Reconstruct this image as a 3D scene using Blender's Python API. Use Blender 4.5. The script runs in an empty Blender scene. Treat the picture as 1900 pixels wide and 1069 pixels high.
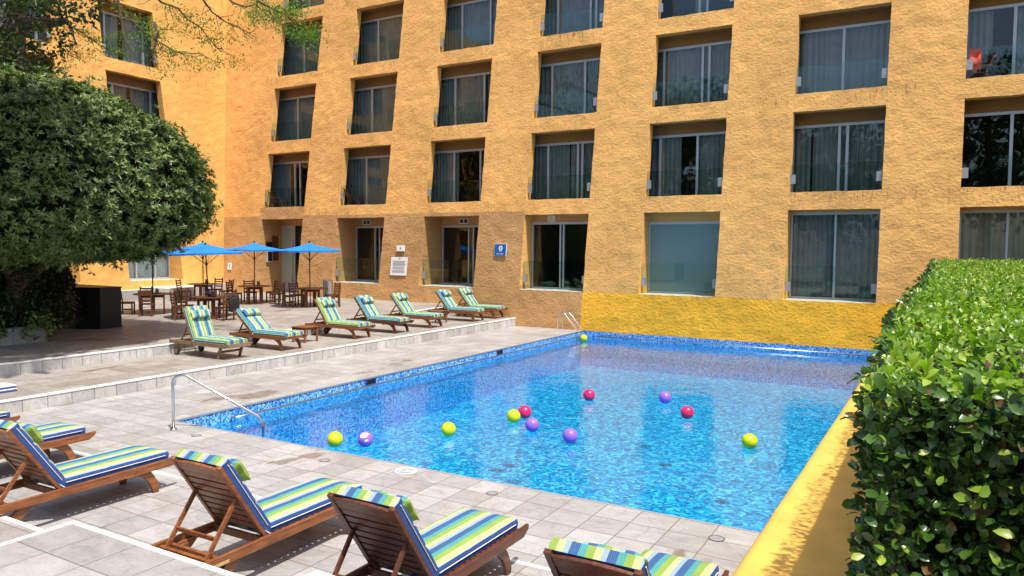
import bpy, math, random
import numpy as np
from mathutils import Vector, Matrix, noise
random.seed(7); RNG = np.random.default_rng(11)
R = math.radians
S = bpy.context.scene
COL = S.collection
cos, sin, pi = math.cos, math.sin, math.pi

# ------------------------------------------------------------------ materials
def newmat(name):
    m = bpy.data.materials.new(name); m.use_nodes = True
    nt = m.node_tree; b = nt.nodes['Principled BSDF']
    return m, nt, b
def N(nt, t, **kw):
    n = nt.nodes.new(t)
    for k, v in kw.items():
        if k in n.inputs: n.inputs[k].default_value = v
        else: setattr(n, k, v)
    return n
def L(nt, a, b): nt.links.new(a, b)
def ramp(nt, stops, interp='LINEAR'):
    n = nt.nodes.new('ShaderNodeValToRGB'); cr = n.color_ramp; cr.interpolation = interp
    while len(cr.elements) > 1: cr.elements.remove(cr.elements[-1])
    cr.elements[0].position = stops[0][0]; cr.elements[0].color = (*stops[0][1], 1)
    for p, c in stops[1:]:
        e = cr.elements.new(p); e.color = (*c, 1)
    return n
def mixc(nt, fac, a, b, mode='MIX'):
    n = nt.nodes.new('ShaderNodeMix'); n.data_type = 'RGBA'; n.blend_type = mode
    for s, v in ((0, fac), (6, a), (7, b)):
        if hasattr(v, 'is_linked') or hasattr(v, 'links'): L(nt, v, n.inputs[s])
        else: n.inputs[s].default_value = v if s == 0 else (*v, 1)
    return n.outputs[2]
def mth(nt, op, a, b=None, c=None):
    n = nt.nodes.new('ShaderNodeMath'); n.operation = op
    for i, v in enumerate((a, b, c)):
        if v is None: continue
        if hasattr(v, 'links'): L(nt, v, n.inputs[i])
        else: n.inputs[i].default_value = v
    return n.outputs[0]
def plain(name, col, rough=.5, metal=0, spec=None, var=0, scale=20, bump=0, trans=0):
    m, nt, b = newmat(name)
    b.inputs['Base Color'].default_value = (*col, 1); b.inputs['Roughness'].default_value = rough
    b.inputs['Metallic'].default_value = metal
    if spec is not None: b.inputs['Specular IOR Level'].default_value = spec
    if var or bump:
        tc = N(nt, 'ShaderNodeTexCoord'); nz = N(nt, 'ShaderNodeTexNoise', Scale=scale, Detail=5.0)
        L(nt, tc.outputs['Object'], nz.inputs['Vector'])
        if var:
            lo = tuple(c * (1 - var) for c in col); hi = tuple(min(1, c * (1 + var)) for c in col)
            r = ramp(nt, [(.3, lo), (.7, hi)]); L(nt, nz.outputs['Fac'], r.inputs['Fac']); L(nt, r.outputs['Color'], b.inputs['Base Color'])
        if bump:
            bp = N(nt, 'ShaderNodeBump', Strength=1.0, Distance=bump); L(nt, nz.outputs['Fac'], bp.inputs['Height']); L(nt, bp.outputs['Normal'], b.inputs['Normal'])
    return m
def stucco(name, col, amp=.05, streak=True):
    m, nt, b = newmat(name)
    g = N(nt, 'ShaderNodeNewGeometry')
    mp = N(nt, 'ShaderNodeMapping'); mp.inputs['Scale'].default_value = (1, 1, 1.35); L(nt, g.outputs['Position'], mp.inputs['Vector'])
    n1 = N(nt, 'ShaderNodeTexNoise', Scale=9.5, Detail=8.0, Roughness=.66, Distortion=.25); L(nt, mp.outputs[0], n1.inputs['Vector'])
    n2 = N(nt, 'ShaderNodeTexNoise', Scale=.55, Detail=4.0); L(nt, g.outputs['Position'], n2.inputs['Vector'])
    n3 = N(nt, 'ShaderNodeTexNoise', Scale=28.0, Detail=3.0); L(nt, g.outputs['Position'], n3.inputs['Vector'])
    r = ramp(nt, [(.3, tuple(c * .86 for c in col)), (.7, tuple(min(1, c * 1.12) for c in col))]); L(nt, n2.outputs['Fac'], r.inputs['Fac'])
    r1 = ramp(nt, [(.33, (.74, .67, .60)), (.46, (1, 1, 1))]); L(nt, n1.outputs['Fac'], r1.inputs['Fac'])
    c = mixc(nt, .55, r.outputs['Color'], r1.outputs['Color'], 'MULTIPLY')
    # thin dirt runs, stretched downwards
    mp2 = N(nt, 'ShaderNodeMapping'); mp2.inputs['Scale'].default_value = (9, 9, .5); L(nt, g.outputs['Position'], mp2.inputs['Vector'])
    n4 = N(nt, 'ShaderNodeTexNoise', Scale=1.0, Detail=3.0); L(nt, mp2.outputs[0], n4.inputs['Vector'])
    r4 = ramp(nt, [(.62, (1, 1, 1)), (.78, (.72, .66, .6))]); L(nt, n4.outputs['Fac'], r4.inputs['Fac'])
    c = mixc(nt, .5, c, r4.outputs['Color'], 'MULTIPLY')
    sz = N(nt, 'ShaderNodeSeparateXYZ'); L(nt, g.outputs['Position'], sz.inputs[0]); acc = None
    for zk in (4.86, 8.08, 11.31, 14.54):
        d0 = mth(nt, 'SUBTRACT', zk, sz.outputs['Z']); a = mth(nt, 'MULTIPLY', mth(nt, 'GREATER_THAN', d0, 0.0), mth(nt, 'MAXIMUM', mth(nt, 'SUBTRACT', 1.0, mth(nt, 'DIVIDE', d0, .55)), 0.0))
        acc = a if acc is None else mth(nt, 'ADD', acc, a)
    mp5 = N(nt, 'ShaderNodeMapping'); mp5.inputs['Scale'].default_value = (16, 16, .25); L(nt, g.outputs['Position'], mp5.inputs['Vector'])
    n5 = N(nt, 'ShaderNodeTexNoise', Scale=1.0, Detail=2.0); L(nt, mp5.outputs[0], n5.inputs['Vector'])
    n6 = N(nt, 'ShaderNodeTexNoise', Scale=.35, Detail=1.0); L(nt, g.outputs['Position'], n6.inputs['Vector'])
    r5 = ramp(nt, [(.56, (0, 0, 0)), (.66, (1, 1, 1))]); L(nt, n5.outputs['Fac'], r5.inputs['Fac']); r6 = ramp(nt, [(.45, (0, 0, 0)), (.6, (1, 1, 1))]); L(nt, n6.outputs['Fac'], r6.inputs['Fac'])
    fk = mth(nt, 'MULTIPLY', mth(nt, 'MULTIPLY', acc, r5.outputs['Color']), mth(nt, 'MULTIPLY', r6.outputs['Color'], .75))
    c = mixc(nt, fk, c, (.16, .10, .05))
    L(nt, c, b.inputs['Base Color']); b.inputs['Roughness'].default_value = .9; b.inputs['Specular IOR Level'].default_value = .2
    h = mth(nt, 'ADD', n1.outputs['Fac'], mth(nt, 'MULTIPLY', n3.outputs['Fac'], .12))
    bp = N(nt, 'ShaderNodeBump', Strength=1.0, Distance=amp); L(nt, h, bp.inputs['Height']); L(nt, bp.outputs['Normal'], b.inputs['Normal'])
    return m
ORANGE = (.79, .42, .13)
M = {}
M['stucco'] = stucco('orange_stucco', ORANGE, .038)
M['soffit'] = stucco('soffit_shade_colour', (.30, .155, .05), .02)  # wall stucco darkened in colour to stand for balcony shade
M['grey_floor'] = plain('grey_floor_tile', (.16, .15, .14), .6, var=.1, scale=4)
M['stucco_sun'] = stucco('sunlit_stucco', (.71, .375, .105), .028)  # same stucco paint, colour shifted for the wing in fuller sun
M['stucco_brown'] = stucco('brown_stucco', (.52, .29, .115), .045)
M['stucco_yellow'] = stucco('yellow_stucco', (.88, .44, .04), .05)
M['ledge'] = plain('yellow_paint', (.84, .49, .095), .6, var=.12, scale=2.2, bump=.006)
M['sill'] = plain('pale_stone', (.55, .53, .48), .7, var=.15, scale=6)

def tilemat(name, sx, sy, lo, hi, offx=0, offy=0, joint=.012, plane='XY', jcol=(.16, .14, .12), rough=.5, wet=True, veins=True):
    m, nt, b = newmat(name)
    g = N(nt, 'ShaderNodeNewGeometry'); sp = N(nt, 'ShaderNodeSeparateXYZ'); L(nt, g.outputs['Position'], sp.inputs[0])
    a = sp.outputs['X' if plane == 'XY' else 'Y']; c = sp.outputs['Y' if plane == 'XY' else 'Z']
    if plane == 'XZ': a = sp.outputs['X']
    u = mth(nt, 'DIVIDE', mth(nt, 'SUBTRACT', a, offx), sx); v = mth(nt, 'DIVIDE', mth(nt, 'SUBTRACT', c, offy), sy)
    fu = mth(nt, 'FRACT', u); fv = mth(nt, 'FRACT', v)
    iu = mth(nt, 'FLOOR', u); iv = mth(nt, 'FLOOR', v)
    cb = N(nt, 'ShaderNodeCombineXYZ'); L(nt, iu, cb.inputs[0]); L(nt, iv, cb.inputs[1])
    wn = N(nt, 'ShaderNodeTexWhiteNoise'); wn.noise_dimensions = '3D'; L(nt, cb.outputs[0], wn.inputs['Vector'])
    ju = mth(nt, 'GREATER_THAN', mth(nt, 'ABSOLUTE', mth(nt, 'SUBTRACT', fu, .5)), .5 - joint / sx / 2)
    jv = mth(nt, 'GREATER_THAN', mth(nt, 'ABSOLUTE', mth(nt, 'SUBTRACT', fv, .5)), .5 - joint / sy / 2)
    jt = mth(nt, 'MAXIMUM', ju, jv)
    # per-tile shifted cloudy stone
    va = N(nt, 'ShaderNodeVectorMath', operation='SCALE'); va.inputs['Scale'].default_value = 7; L(nt, wn.outputs['Color'], va.inputs[0])
    vb = N(nt, 'ShaderNodeVectorMath', operation='ADD'); L(nt, va.outputs[0], vb.inputs[0]); L(nt, g.outputs['Position'], vb.inputs[1])
    mpv = N(nt, 'ShaderNodeMapping'); mpv.inputs['Scale'].default_value = (1, 2.2, 1); mpv.inputs['Rotation'].default_value = (0, 0, .5); L(nt, vb.outputs[0], mpv.inputs['Vector'])
    n1 = N(nt, 'ShaderNodeTexNoise', Scale=2.6, Detail=9.0, Roughness=.68, Distortion=.8); L(nt, mpv.outputs[0], n1.inputs['Vector'])
    n2 = N(nt, 'ShaderNodeTexNoise', Scale=40.0, Detail=3.0); L(nt, g.outputs['Position'], n2.inputs['Vector'])
    f = mth(nt, 'ADD', mth(nt, 'MULTIPLY', n1.outputs['Fac'], .9), mth(nt, 'MULTIPLY', wn.outputs['Value'], .27))
    f = mth(nt, 'ADD', f, mth(nt, 'MULTIPLY', mth(nt, 'SUBTRACT', n2.outputs['Fac'], .5), .35))
    rc = ramp(nt, [(.3, lo), (.58, tuple((p + q) / 2 for p, q in zip(lo, hi))), (.8, hi)]); L(nt, f, rc.inputs['Fac'])
    col = rc.outputs['Color']
    if veins:
        n5 = N(nt, 'ShaderNodeTexNoise', Scale=1.8, Detail=6.0, Roughness=.6, Distortion=1.4); L(nt, vb.outputs[0], n5.inputs['Vector'])
        vv = mth(nt, 'ABSOLUTE', mth(nt, 'SUBTRACT', n5.outputs['Fac'], .5))
        rv = ramp(nt, [(0, (.62, .56, .5)), (.006, (.8, .77, .73)), (.02, (1, 1, 1))]); L(nt, vv, rv.inputs['Fac'])
        col = mixc(nt, .5, col, rv.outputs['Color'], 'MULTIPLY')
    n4 = N(nt, 'ShaderNodeTexNoise', Scale=.5, Detail=6.0, Roughness=.6); L(nt, g.outputs['Position'], n4.inputs['Vector'])
    r4 = ramp(nt, [(.35, (.84, .80, .76)), (.55, (1, 1, 1))]); L(nt, n4.outputs['Fac'], r4.inputs['Fac'])
    col = mixc(nt, .8, col, r4.outputs['Color'], 'MULTIPLY')
    if wet:
        mpw = N(nt, 'ShaderNodeMapping'); mpw.inputs['Scale'].default_value = (.9, .35, 1); mpw.inputs['Location'].default_value = (3.1, .4, 0); L(nt, g.outputs['Position'], mpw.inputs['Vector'])
        nw = N(nt, 'ShaderNodeTexNoise', Scale=1.1, Detail=4.0, Roughness=.55); L(nt, mpw.outputs[0], nw.inputs['Vector'])
        rw = ramp(nt, [(.655, (0, 0, 0)), (.675, (1, 1, 1))]); L(nt, nw.outputs['Fac'], rw.inputs['Fac'])
        col = mixc(nt, rw.outputs['Color'], col, mixc(nt, 1.0, col, (.6, .52, .46), 'MULTIPLY'))
    jn = mth(nt, 'MULTIPLY', jt, mth(nt, 'ADD', .45, mth(nt, 'MULTIPLY', n1.outputs['Fac'], .8)))
    col = mixc(nt, jn, col, jcol)
    L(nt, col, b.inputs['Base Color']); b.inputs['Roughness'].default_value = rough; b.inputs['Specular IOR Level'].default_value = .35
    hh = mth(nt, 'SUBTRACT', mth(nt, 'MULTIPLY', n1.outputs['Fac'], .4), jt)
    bp = N(nt, 'ShaderNodeBump', Strength=.8, Distance=.004); L(nt, hh, bp.inputs['Height']); L(nt, bp.outputs['Normal'], b.inputs['Normal'])
    return m
M['deck'] = tilemat('deck_tile', .435, .435, (.285, .272, .258), (.465, .448, .425), offx=-1.99, offy=7.61)
M['terrace'] = tilemat('terrace_tile', .435, .435, (.25, .222, .195), (.44, .405, .365), offx=-14.18, offy=7.09, wet=True)
M['platform'] = tilemat('platform_tile', .5, .5, (.27, .25, .235), (.43, .40, .375), offx=-6.72, offy=3.76, wet=False)
M['riser'] = tilemat('riser_stone', .44, 1.5, (.36, .345, .325), (.68, .655, .62), offx=7.09, offy=-.7, plane='YZ', joint=.012, jcol=(.10, .09, .085), wet=False)
M['white'] = plain('white_nosing', (.86, .85, .82), .5, var=.08, scale=3)

def mosaic(name, size, plane, cols, ripple=0, cell=None):
    m, nt, b = newmat(name)
    g = N(nt, 'ShaderNodeNewGeometry'); pos = g.outputs['Position']
    if ripple:
        nz = N(nt, 'ShaderNodeTexNoise', Scale=2.6, Detail=3.0, Roughness=.55); L(nt, pos, nz.inputs['Vector'])
        s1 = N(nt, 'ShaderNodeVectorMath', operation='SUBTRACT'); L(nt, nz.outputs['Color'], s1.inputs[0]); s1.inputs[1].default_value = (.5, .5, .5)
        s2 = N(nt, 'ShaderNodeVectorMath', operation='SCALE'); s2.inputs['Scale'].default_value = ripple; L(nt, s1.outputs[0], s2.inputs[0])
        s3 = N(nt, 'ShaderNodeVectorMath', operation='ADD'); L(nt, s2.outputs[0], s3.inputs[0]); L(nt, pos, s3.inputs[1]); pos = s3.outputs[0]
    sp = N(nt, 'ShaderNodeSeparateXYZ'); L(nt, pos, sp.inputs[0])
    ax = {'XY': ('X', 'Y'), 'YZ': ('Y', 'Z'), 'XZ': ('X', 'Z')}[plane]
    u = mth(nt, 'DIVIDE', sp.outputs[ax[0]], size); v = mth(nt, 'DIVIDE', sp.outputs[ax[1]], size)
    cb = N(nt, 'ShaderNodeCombineXYZ'); L(nt, mth(nt, 'FLOOR', u), cb.inputs[0]); L(nt, mth(nt, 'FLOOR', v), cb.inputs[1])
    wn = N(nt, 'ShaderNodeTexWhiteNoise'); L(nt, cb.outputs[0], wn.inputs['Vector'])
    r = ramp(nt, cols, 'CONSTANT'); L(nt, wn.outputs['Value'], r.inputs['Fac'])
    j = .06
    ju = mth(nt, 'GREATER_THAN', mth(nt, 'ABSOLUTE', mth(nt, 'SUBTRACT', mth(nt, 'FRACT', u), .5)), .5 - j)
    jv = mth(nt, 'GREATER_THAN', mth(nt, 'ABSOLUTE', mth(nt, 'SUBTRACT', mth(nt, 'FRACT', v), .5)), .5 - j)
    c = mixc(nt, mth(nt, 'MULTIPLY', mth(nt, 'MAXIMUM', ju, jv), .5), r.outputs['Color'], (.25, .5, .75))
    L(nt, c, b.inputs['Base Color']); b.inputs['Roughness'].default_value = .25
    return m
WALLC = [(0, (.02, .12, .52)), (.16, (.05, .24, .72)), (.38, (.14, .42, .86)), (.62, (.30, .60, .95)), (.82, (.45, .72, .97)), (.93, (.012, .05, .30))]
FLOORC = [(0, (.001, .14, .34)), (.22, (.003, .24, .47)), (.42, (.006, .36, .60)), (.6, (.025, .48, .70)), (.76, (.12, .64, .84)), (.9, (.34, .80, .94))]
M['tileYZ'] = mosaic('mosaic_side', .034, 'YZ', WALLC)
M['tileXZ'] = mosaic('mosaic_end', .034, 'XZ', WALLC)
M['floor'] = mosaic('mosaic_floor', .062, 'XY', FLOORC, ripple=.46)

def schlick(nt, f0, normal=None):
    lw = N(nt, 'ShaderNodeLayerWeight', Blend=.5)
    if normal is not None: L(nt, normal, lw.inputs['Normal'])
    return mth(nt, 'ADD', f0, mth(nt, 'MULTIPLY', mth(nt, 'POWER', lw.outputs['Facing'], 5.0), 1 - f0))
def water():
    m, nt, b = newmat('pool_water'); nt.nodes.remove(b)
    out = [n for n in nt.nodes if n.type == 'OUTPUT_MATERIAL'][0]
    g = N(nt, 'ShaderNodeNewGeometry')
    mp = N(nt, 'ShaderNodeMapping'); mp.inputs['Scale'].default_value = (1, .8, 1); mp.inputs['Rotation'].default_value = (0, 0, .5); L(nt, g.outputs['Position'], mp.inputs['Vector'])
    n1 = N(nt, 'ShaderNodeTexNoise', Scale=2.2, Detail=4.0, Roughness=.6, Distortion=.5); L(nt, mp.outputs[0], n1.inputs['Vector'])
    n2 = N(nt, 'ShaderNodeTexNoise', Scale=.7, Detail=2.0); L(nt, g.outputs['Position'], n2.inputs['Vector'])
    h = mth(nt, 'ADD', n1.outputs['Fac'], mth(nt, 'MULTIPLY', n2.outputs['Fac'], 1.1))
    bp = N(nt, 'ShaderNodeBump', Strength=.14, Distance=.10); L(nt, h, bp.inputs['Height'])
    fr = schlick(nt, .022, bp.outputs[0])
    tr = N(nt, 'ShaderNodeBsdfTransparent'); tr.inputs[0].default_value = (.44, .87, .96, 1)
    gl = N(nt, 'ShaderNodeBsdfGlossy'); gl.inputs['Roughness'].default_value = .04; L(nt, bp.outputs[0], gl.inputs['Normal'])
    df = N(nt, 'ShaderNodeBsdfDiffuse'); df.inputs[0].default_value = (.02, .42, .80, 1); m0 = N(nt, 'ShaderNodeMixShader'); m0.inputs[0].default_value = .10; L(nt, tr.outputs[0], m0.inputs[1]); L(nt, df.outputs[0], m0.inputs[2])
    mx = N(nt, 'ShaderNodeMixShader'); L(nt, fr, mx.inputs[0]); L(nt, m0.outputs[0], mx.inputs[1]); L(nt, gl.outputs[0], mx.inputs[2])
    L(nt, mx.outputs[0], out.inputs[0]); return m
M['water'] = water()
def glass(name, tint, ior=1.5, rough=0.0, add=0):
    m, nt, b = newmat(name); nt.nodes.remove(b)
    out = [n for n in nt.nodes if n.type == 'OUTPUT_MATERIAL'][0]
    fr = schlick(nt, ((ior - 1) / (ior + 1)) ** 2)
    tr = N(nt, 'ShaderNodeBsdfTransparent'); tr.inputs[0].default_value = (*tint, 1)
    gl = N(nt, 'ShaderNodeBsdfGlossy'); gl.inputs['Roughness'].default_value = rough
    mx = N(nt, 'ShaderNodeMixShader'); L(nt, fr, mx.inputs[0]); L(nt, tr.outputs[0], mx.inputs[1]); L(nt, gl.outputs[0], mx.inputs[2])
    L(nt, mx.outputs[0], out.inputs[0]); return m
M['pane'] = glass('window_glass', (.86, .90, .90), 1.5)
M['rail_glass'] = glass('green_glass', (.84, .93, .92), 1.4)
M['frost'] = plain('frosted_glass', (.17, .27, .26), .35, spec=.4)
M['frost_door'] = plain('frosted_door_glass', (.42, .47, .38), .3)
M['alu'] = plain('aluminium', (.50, .51, .52), .45, metal=.35)
M['bracket'] = plain('grey_bracket', (.42, .41, .40), .4, metal=.4)
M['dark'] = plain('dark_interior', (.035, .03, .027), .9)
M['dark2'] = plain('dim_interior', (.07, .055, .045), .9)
def curtain_mat(name, col):
    m = plain(name, col, .95, var=.14, scale=3); return m
M['curtain'] = curtain_mat('grey_curtain', (.29, .305, .285))
M['curtain_warm'] = curtain_mat('beige_curtain', (.40, .36, .28))
M['curtain_pale'] = curtain_mat('pale_curtain', (.42, .44, .46))

def wood(name, a, b_, rough=.35):
    m, nt, b = newmat(name)
    tc = N(nt, 'ShaderNodeTexCoord'); mp = N(nt, 'ShaderNodeMapping'); mp.inputs['Scale'].default_value = (3, 26, 26); L(nt, tc.outputs['Object'], mp.inputs['Vector'])
    n1 = N(nt, 'ShaderNodeTexNoise', Scale=1.2, Detail=6.0, Roughness=.65, Distortion=.4); L(nt, mp.outputs[0], n1.inputs['Vector'])
    r = ramp(nt, [(.32, a), (.68, b_)]); L(nt, n1.outputs['Fac'], r.inputs['Fac'])
    n2 = N(nt, 'ShaderNodeTexNoise', Scale=2.5, Detail=3.0); L(nt, tc.outputs['Object'], n2.inputs['Vector'])
    r2 = ramp(nt, [(.35, (.62, .58, .55)), (.65, (1, 1, 1))]); L(nt, n2.outputs['Fac'], r2.inputs['Fac'])
    L(nt, mixc(nt, .8, r.outputs['Color'], r2.outputs['Color'], 'MULTIPLY'), b.inputs['Base Color']); b.inputs['Roughness'].default_value = rough
    bp = N(nt, 'ShaderNodeBump', Strength=.3, Distance=.002); L(nt, n1.outputs['Fac'], bp.inputs['Height']); L(nt, bp.outputs[0], b.inputs['Normal'])
    return m
M['teak'] = wood('orange_teak', (.15, .042, .014), (.40, .145, .045), .38)
M['teak_dark'] = wood('dark_teak', (.075, .020, .010), (.19, .062, .028), .4)
M['teak_grey'] = wood('weathered_teak', (.17, .095, .05), (.36, .24, .14), .7)
M['chairwood'] = wood('chair_wood', (.085, .024, .012), (.23, .078, .030), .4)
M['polewood'] = plain('dark_pole', (.06, .022, .014), .4)
M['bark'] = plain('bark', (.13, .095, .07), .9, var=.4, scale=8, bump=.03)
M['twig'] = plain('twig_bark', (.09, .055, .035), .9)

STR = {'green': (.25, .36, .06), 'cream': (.52, .54, .24), 'light': (.30, .40, .56), 'blue': (.035, .10, .26), 'teal': (.07, .31, .29), 'white': (.48, .55, .47)}
def stripes(name, order, period=.26, off=0.0, axis='Y', lighten=0):
    m, nt, b = newmat(name)
    tc = N(nt, 'ShaderNodeTexCoord'); sp = N(nt, 'ShaderNodeSeparateXYZ'); L(nt, tc.outputs['Object'], sp.inputs[0])
    f = mth(nt, 'FRACT', mth(nt, 'DIVIDE', mth(nt, 'ADD', sp.outputs[axis], 5.2 + off), period))
    st = []; n = sum(w for _, w in order); p = 0
    for c, w in order: st.append((p / n, tuple(min(1, v + lighten) for v in STR[c]))); p += w
    r = ramp(nt, st, 'CONSTANT'); L(nt, f, r.inputs['Fac'])
    f2 = mth(nt, 'FRACT', mth(nt, 'DIVIDE', mth(nt, 'ADD', sp.outputs[axis], 5.0), .0118))
    thin = mth(nt, 'MULTIPLY', mth(nt, 'GREATER_THAN', f2, .78), .12)
    nz = N(nt, 'ShaderNodeTexNoise', Scale=6.0, Detail=4.0); L(nt, tc.outputs['Object'], nz.inputs['Vector'])
    r2 = ramp(nt, [(.3, (.85, .85, .85)), (.7, (1, 1, 1))]); L(nt, nz.outputs['Fac'], r2.inputs['Fac'])
    c = mixc(nt, 1.0, mixc(nt, thin, r.outputs['Color'], (.75, .8, .75)), r2.outputs['Color'], 'MULTIPLY')
    L(nt, c, b.inputs['Base Color']); b.inputs['Roughness'].default_value = .85; b.inputs['Specular IOR Level'].default_value = .25
    n3 = N(nt, 'ShaderNodeTexNoise', Scale=9.0, Detail=3.0, Distortion=.8); L(nt, tc.outputs['Object'], n3.inputs['Vector'])
    bp = N(nt, 'ShaderNodeBump', Strength=.5, Distance=.012); L(nt, n3.outputs['Fac'], bp.inputs['Height']); L(nt, bp.outputs[0], b.inputs['Normal'])
    return m
ORD = [('green', 1.1), ('teal', 1), ('blue', 1.3), ('light', .8), ('cream', 1)]
M['strF'] = stripes('striped_canvas', ORD, .255, .135)
M['strF2'] = stripes('striped_canvas_shifted', ORD, .255, .15)
M['strU'] = stripes('striped_canvas_faded', [('green', .8), ('cream', .6), ('teal', .8), ('blue', .9), ('teal', .5), ('white', .7)], .27, -.03, lighten=.02)
M['strP'] = stripes('striped_pillow_canvas', ORD, .255, .175)
M['strU2'] = stripes('striped_canvas_faded_shifted', [('green', .8), ('cream', .6), ('teal', .8), ('blue', .9), ('teal', .5), ('white', .7)], .27, .08, lighten=.02)
M['side_blue'] = plain('navy_canvas', (.030, .075, .24), .85, var=.2, scale=12, bump=.003)
M['side_teal'] = plain('teal_canvas', (.085, .34, .31), .85, var=.15, scale=10, bump=.003)
M['side_green'] = plain('green_canvas', (.25, .45, .12), .85, var=.15, scale=10, bump=.003)
M['piping'] = plain('white_piping', (.75, .76, .78), .7)
M['canopy'] = plain('blue_canvas', (.002, .19, .74), .8, var=.08, scale=3)
M['steel'] = plain('polished_steel', (.62, .63, .64), .16, metal=1)
M['steel_dull'] = plain('brushed_steel', (.55, .56, .57), .3, metal=1)
M['black'] = plain('black_cladding', (.006, .006, .007), .5)
M['rubber'] = plain('black_rubber', (.015, .014, .013), .8)
M['white_paint'] = plain('white_paint', (.80, .80, .78), .5)
M['ink'] = plain('grey_print', (.30, .30, .30), .8)
M['signblue'] = plain('sign_blue', (.01, .10, .36), .4)
M['stone_wall'] = tilemat('pale_stone_wall', .6, .7, (.50, .49, .47), (.82, .81, .79), plane='XZ', joint=.008, jcol=(.3, .29, .28), wet=False)
M['concrete'] = plain('ground_earth', (.16, .14, .11), .95, var=.3, scale=.5)
def ballmat(name, col):
    m = plain(name, col, .28); b = m.node_tree.nodes['Principled BSDF']
    b.inputs['Subsurface Weight'].default_value = .15; b.inputs['Subsurface Radius'].default_value = (.05, .05, .05)
    return m
M['ball_yellow'] = ballmat('yellow_vinyl', (.66, .72, .01)); M['ball_pink'] = ballmat('pink_vinyl', (.86, .02, .13)); M['ball_purple'] = ballmat('purple_vinyl', (.32, .14, .70))

def leafmat(name, a, b_, c_, rough=.38, trans=.25, scale=.5, brown=0):
    m, nt, b = newmat(name)
    g = N(nt, 'ShaderNodeNewGeometry'); nz = N(nt, 'ShaderNodeTexNoise', Scale=scale, Detail=3.0); L(nt, g.outputs['Position'], nz.inputs['Vector'])
    f = mth(nt, 'ADD', mth(nt, 'MULTIPLY', g.outputs['Random Per Island'], .6), mth(nt, 'MULTIPLY', nz.outputs['Fac'], .5))
    r = ramp(nt, [(.2, a), (.55, b_), (.9, c_)]); L(nt, f, r.inputs['Fac'])
    if brown:
        wn = N(nt, 'ShaderNodeTexWhiteNoise', noise_dimensions='1D'); L(nt, g.outputs['Random Per Island'], wn.inputs['W']); k_ = mth(nt, 'LESS_THAN', wn.outputs['Value'], brown); rr_ = mixc(nt, k_, r.outputs['Color'], (.13, .065, .02)); r = type('o', (), {'outputs': {'Color': rr_}})
    L(nt, r.outputs['Color'], b.inputs['Base Color']); b.inputs['Roughness'].default_value = rough
    out = [n for n in nt.nodes if n.type == 'OUTPUT_MATERIAL'][0]
    tl = N(nt, 'ShaderNodeBsdfTranslucent'); tint = mixc(nt, 1.0, r.outputs['Color'], (1.0, 1.5, .35), 'MULTIPLY'); L(nt, tint, tl.inputs[0])
    mx = N(nt, 'ShaderNodeMixShader'); mx.inputs[0].default_value = trans; L(nt, b.outputs[0], mx.inputs[1]); L(nt, tl.outputs[0], mx.inputs[2]); L(nt, mx.outputs[0], out.inputs[0])
    return m
M['leaf_hedge'] = leafmat('hedge_leaf', (.08, .16, .014), (.20, .32, .028), (.42, .50, .065), .34, .32, .9, brown=.012)
M['leaf_hedge_shade'] = leafmat('hedge_leaf_shade', (.016, .044, .008), (.038, .09, .014), (.085, .16, .026), .3, .15, .9, brown=.02)  # darker copy of the hedge leaf, standing for shade on the sides
M['leaf_bush'] = leafmat('bush_leaf', (.055, .092, .020), (.125, .185, .042), (.28, .35, .10), .5, .18, .55)
M['leaf_dark'] = leafmat('ivy_and_shade_leaf', (.012, .024, .009), (.025, .045, .015), (.045, .075, .02), .4, .1, .8)
M['leaf_tree'] = leafmat('tree_leaf', (.018, .035, .012), (.04, .075, .022), (.09, .14, .04), .4, .25, .4)
M['leaf_feather'] = leafmat('feathery_leaf', (.07, .12, .018), (.13, .21, .03), (.25, .33, .045), .5, .4, .6)
M['core'] = plain('core_shade', (.010, .014, .006), .95, spec=.1)  # near-black colour standing for shade inside foliage, reused for the soil

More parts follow.
